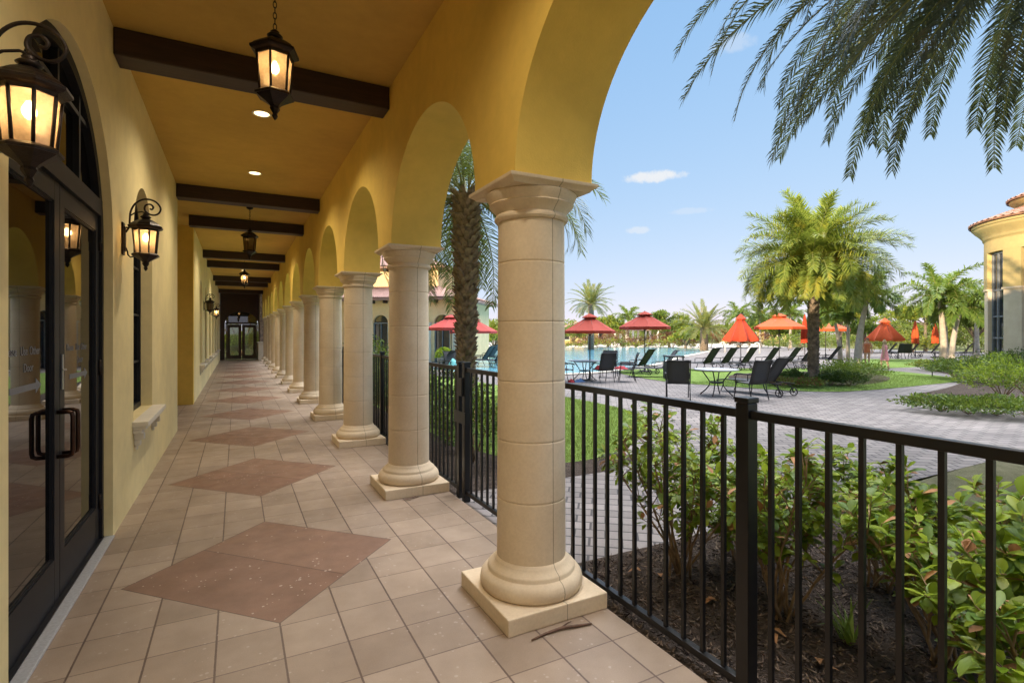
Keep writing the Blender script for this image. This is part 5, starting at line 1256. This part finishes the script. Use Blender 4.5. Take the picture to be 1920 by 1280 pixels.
person(1626, 27.0, heading(-.6, -.7), 1.45, 'person in orange swimwear standing by the leaning pale palms', M['orangecloth'], M['hair_dark'], 'suit', .06)

# ------------------------------------------------------------------ round tower on the right
tc_ = at(2024, 20.0); tw = empty('round_tower', (tc_.x, tc_.y, GZ)); tag(tw, 'round pale yellow tower with stone pilasters, tall windows and a tiled roof', 'building')
RW = 2.72; to_cam = math.atan2(-tc_.y, -tc_.x)
b = MB(); nW = 10; a_off = to_cam-R(40.3)
wall = MB(); seg = 72
for (za, zb, r) in ((0, 5.50, RW-.22),): wall.lathe([(r, za), (r, zb)], seg, cap=False)
wall.lathe([(RW-.0, 4.95), (RW-.0, 5.50), (RW-.22, 5.50)], seg, cap=False); wall.lathe([(RW-.22, 4.95), (RW, 4.95)], seg, cap=False)
wall.build('wall', M['stucco_pale'], tw)
co = MB(); co.lathe([(RW, 5.42),(RW+.03,5.49),(RW+.05,5.50),(RW+.05,5.56),(RW+.10,5.64),(RW+.20,5.76),(RW+.30,5.86),(RW+.36,5.94),(RW+.36,5.98),(RW+.40,5.98),(RW+.40,6.10),(RW+.2,6.11)], seg, cap=False); co.build('cornice', M['stucco_pale'], tw)
for k in range(nW):
    a = a_off+2*math.pi*k/nW; hwid = R(7.4)
    def arcbox(bb, a0, a1, r0_, r1_, z0_, z1_, n=6):
        vs = []
        for i in range(n+1):
            t = a0+(a1-a0)*i/n
            for r in (r0_, r1_):
                for z in (z0_, z1_): vs.append((r*math.cos(t), r*math.sin(t), z))
        f = []
        for i in range(n):
            o_ = i*4; p_ = o_+4
            f += [(o_+2,p_+2,p_+3,o_+3), (o_,o_+1,p_+1,p_), (o_+1,o_+3,p_+3,p_+1), (o_,p_,p_+2,o_+2)]
        f += [(0,2,3,1), (n*4,n*4+1,n*4+3,n*4+2)]; bb.add(vs, f)
    pb = MB(); arcbox(pb, a-hwid, a+hwid, RW-.215, RW-.02, 0, 3.42); po = pb.build('pilaster', M['stone'], tw)
    cb = MB(); arcbox(cb, a-hwid-R(.7), a+hwid+R(.7), RW-.215, RW+.03, 3.423, 3.50); cb.build('pilaster_cap', M['stone'], po)
    ub = MB(); arcbox(ub, a-hwid, a+hwid, RW-.215, RW+.003, 3.503, 4.948); ub.build('upper_pier', M['stucco_pale'], tw)
    wa = a+math.pi/nW; hw = math.pi/nW-hwid
    gb = MB(); arcbox(gb, wa-hw+.002, wa+hw-.002, RW-.216, RW-.20, .45, 4.94, 4); go = gb.build('window', M['sky_glass'], tw)
    fb = MB()
    for z in (.45, 1.5, 2.35, 3.4, 4.86): arcbox(fb, wa-hw+.004, wa+hw-.004, RW-.199, RW-.15, z, z+.06, 4)
    for t in (-1, 0, 1): c_ = wa+t*(hw-.018); arcbox(fb, c_-.012, c_+.012, RW-.199, RW-.14, .45, 4.93, 1)
    fb.build('frame', M['plantpot'], go)
    sb_ = MB(); arcbox(sb_, wa-hw, wa+hw, RW-.215, RW-.03, 0, .44); sb_.build('spandrel', M['stone'], tw)
def tiled_cone(name, mat, parent, r0_, z0_, r1_, z1_, n=70, rows=10, amp=.03):
    vs = []; m = n*4
    for j in range(rows+1):
        t = j/rows; r = r0_+(r1_-r0_)*t; z = z0_+(z1_-z0_)*t
        for k in range(m):
            a = 2*math.pi*k/m; b_ = amp*math.cos(2*math.pi*(k % 4)/4)*(1-.5*t); vs.append((r*math.cos(a), r*math.sin(a), z+b_+.02))
        if j < rows:
            r2 = r0_+(r1_-r0_)*(j+.96)/rows; z2 = z0_+(z1_-z0_)*(j+.96)/rows-.02
            for k in range(m):
                a = 2*math.pi*k/m; b_ = amp*math.cos(2*math.pi*(k % 4)/4)*(1-.5*t); vs.append((r2*math.cos(a), r2*math.sin(a), z2+b_+.02))
    R_ = len(vs)//m; mb = MB(); mb.add(vs, [(j*m+k, j*m+(k+1)%m, (j+1)*m+(k+1)%m, (j+1)*m+k) for j in range(R_-1) for k in range(m)], False)
    lo_ = len(mb.v); mb.lathe([(r0_-.01, z0_-.05), (r0_, z0_+.01)], n*4, cap=False); return mb.build(name, mat, parent)
tiled_cone('roof', M['roof'], tw, RW+.50, 6.14, RW-1.05, 6.72, 64, 7)
b = MB(); b.lathe([(RW-1.05, 6.24), (RW-1.05, 6.86), (RW-.80, 6.90), (RW-.75, 6.99)], 48, cap=False); b.build('drum', M['stucco_pale'], tw)
tiled_cone('upper_roof', M['roof'], tw, RW-.66, 7.04, .05, 7.95, 44, 8)

# ------------------------------------------------------------------ clubhouse seen between the columns
def hip_roof(parent, name, mat, x0, x1, y0, y1, z, hgt, over=.6):
    x0 -= over; x1 += over; y0 -= over; y1 += over; w = min(x1-x0, y1-y0)/2; b = MB()
    if x1-x0 > y1-y0: r0_, r1_ = Vector((x0+w,(y0+y1)/2,z+hgt)), Vector((x1-w,(y0+y1)/2,z+hgt))
    else: r0_, r1_ = Vector(((x0+x1)/2,y0+w,z+hgt)), Vector(((x0+x1)/2,y1-w,z+hgt))
    cs = [Vector((x0,y0,z)), Vector((x1,y0,z)), Vector((x1,y1,z)), Vector((x0,y1,z))]
    def slope(p, q, a, c):   # corrugated tiles running up the slope p-q (eave) to a-c (ridge)
        n = max(6, int((q-p).length/.13)); nrm = (q-p).cross(a-p).normalized(); vs = []
        for i in range(n*2+1):
            t = i/(n*2); e = p.lerp(q, t); up = nrm*(.045 if i % 2 else 0)
            L = (q-p).length; s = t*L; ra = ((a-p).dot((q-p).normalized())); rc = ((c-p).dot((q-p).normalized()))
            if s < ra: f = s/max(ra,1e-4); top_ = p.lerp(a, f)
            elif s > rc: f = (L-s)/max(L-rc,1e-4); top_ = q.lerp(c, f)
            else: top_ = a.lerp(c, (s-ra)/max(rc-ra,1e-4))
            vs += [e+up, top_+up*.9]
        b.add(vs, [(2*i, 2*i+2, 2*i+3, 2*i+1) for i in range(n*2)])
    if x1-x0 > y1-y0: slope(cs[0],cs[1],r0_,r1_); slope(cs[1],cs[2],r1_,r1_); slope(cs[2],cs[3],r1_,r0_); slope(cs[3],cs[0],r0_,r0_)
    else: slope(cs[0],cs[1],r0_,r0_); slope(cs[1],cs[2],r0_,r1_); slope(cs[2],cs[3],r1_,r1_); slope(cs[3],cs[0],r1_,r0_)
    b.box(x0, x1, y0, y1, z-.16, z-.03); return b.build(name, mat, parent)
cq = at(838, 31.0)
# the club wing runs back along y; its long face looks towards +x... seen face looks at the camera
club = empty('clubhouse', (cq.x, cq.y, GZ), heading(-1, .18)+math.pi/2*0); tag(club, 'pale yellow clubhouse with hipped clay roofs and tall arched windows', 'building')
# local x runs along the facade to the left, local y points away from the camera (negative)
def cp_(b, n, m, par=club): return b.build(n, m, par)
LW = 9.0
def facade(x0, x1, z1, wins, y):
    return plate('wall', [(x0, 0), (x1, 0), (x1, z1), (x0, z1)], [arch_loop(c, .48, .02, 2.35, 16) for c in wins], y, y+.25, M['stucco_club'], club, 'y')
wl = [-.25+i*1.95+.55 for i in range(5)]
facade(-.75, LW, 3.75, wl, -.25)
for c in wl:
    w_ = MB(); w_.box(c-.48, c-.42, -.15, -.05, 0, 2.35); w_.box(c+.42, c+.48, -.15, -.05, 0, 2.35); w_.box(c-.42, c+.42, -.14, -.06, 2.30, 2.37); w_.box(c-.02, c+.02, -.13, -.06, 0, 2.30)
    wo = cp_(w_, 'window', M['plantpot']); plate('pane', arch_loop(c, .47, .03, 2.35, 16), [], -.18, -.165, M['sky_glass'], wo, 'y')
for c in [-.68]+[x+.975 for x in wl]:
    s_ = MB(); s_.box(c-.30, c+.30, -.0, .13, 0, 2.25); s_.box(c-.34, c+.34, -.0, .17, 2.252, 2.36); cp_(s_, 'pilaster', M['trim'])
b = MB(); b.box(-.75, -.50, -8, -.251, 0, 3.75); b.box(-.499, LW, -8.2, -8, 0, 3.75); cp_(b, 'wall', M['stucco_club'])
hip_roof(club, 'roof', M['roof_pink'], -.75, LW, -8.2, 0, 3.86, 1.55, .55)
for i in range(12):
    b = MB(); x = -1.0+i*.80; b.bbox(x-.06, x+.06, .003, .48, 3.52, 3.695, .02); cp_(b, 'eave_bracket', M['beam'])
b = MB(); b.box(1.2, LW, -7.2, -2.0, 4.0, 6.0); cp_(b, 'upper_storey', M['stucco_club'])
hip_roof(club, 'upper_roof', M['roof_pink'], 1.2, LW, -7.2, -2.0, 6.02, 1.3, .55)
for i in range(8):
    b = MB(); x = 1.0+i*.9; b.bbox(x-.06, x+.06, -1.997, -1.52, 5.68, 5.855, .02); cp_(b, 'eave_bracket', M['beam'])
# far pavilion and houses behind the pool
def house(px, d, w, dp, h, rh, label, wallm='stucco_pale', ang=0, open_=False):
    q = at(px, d); r = empty('pavilion' if open_ else 'house', (q.x, q.y, GZ), heading(1, ang)); tag(r, label, 'building')
    if open_:
        for x in (-w/2, -w/6, w/6, w/2):
            for y in (-dp/2, dp/2):
                b = MB(); b.bbox(x-.12, x+.12, y-.12, y+.12, 0, h, .02); b.build('post', M['white'], r)
    else:
        b = MB(); b.box(-w/2, w/2, -dp/2, dp/2, 0, h); b.build('wall', M[wallm], r)
        n = max(2, int(w/2.2))
        for i in range(n):
            x = -w/2+(i+.5)*w/n; b = MB(); b.box(x-.45, x+.45, -dp/2-.05, -dp/2-.004, .7, 2.0); o_ = b.build('window', M['white'], r); b = MB(); b.box(x-.38, x+.38, -dp/2-.06, -dp/2-.051, .77, 1.93); b.build('pane', M['sky_glass'], o_)
    hip_roof(r, 'roof', M['roof_pink'], -w/2, w/2, -dp/2, dp/2, h+.16, rh, .4); return r
house(1192, 72, 5.0, 4.0, 2.1, 1.3, 'open pavilion with white posts and a pink tiled roof beyond the pool', open_=True)
house(1090, 84, 8, 6, 2.0, 1.4, 'low house with a pink tiled roof behind the date palm')
house(1410, 92, 9, 6, 2.4, 1.6, 'low house with a pink tiled roof far behind the half folded umbrella')
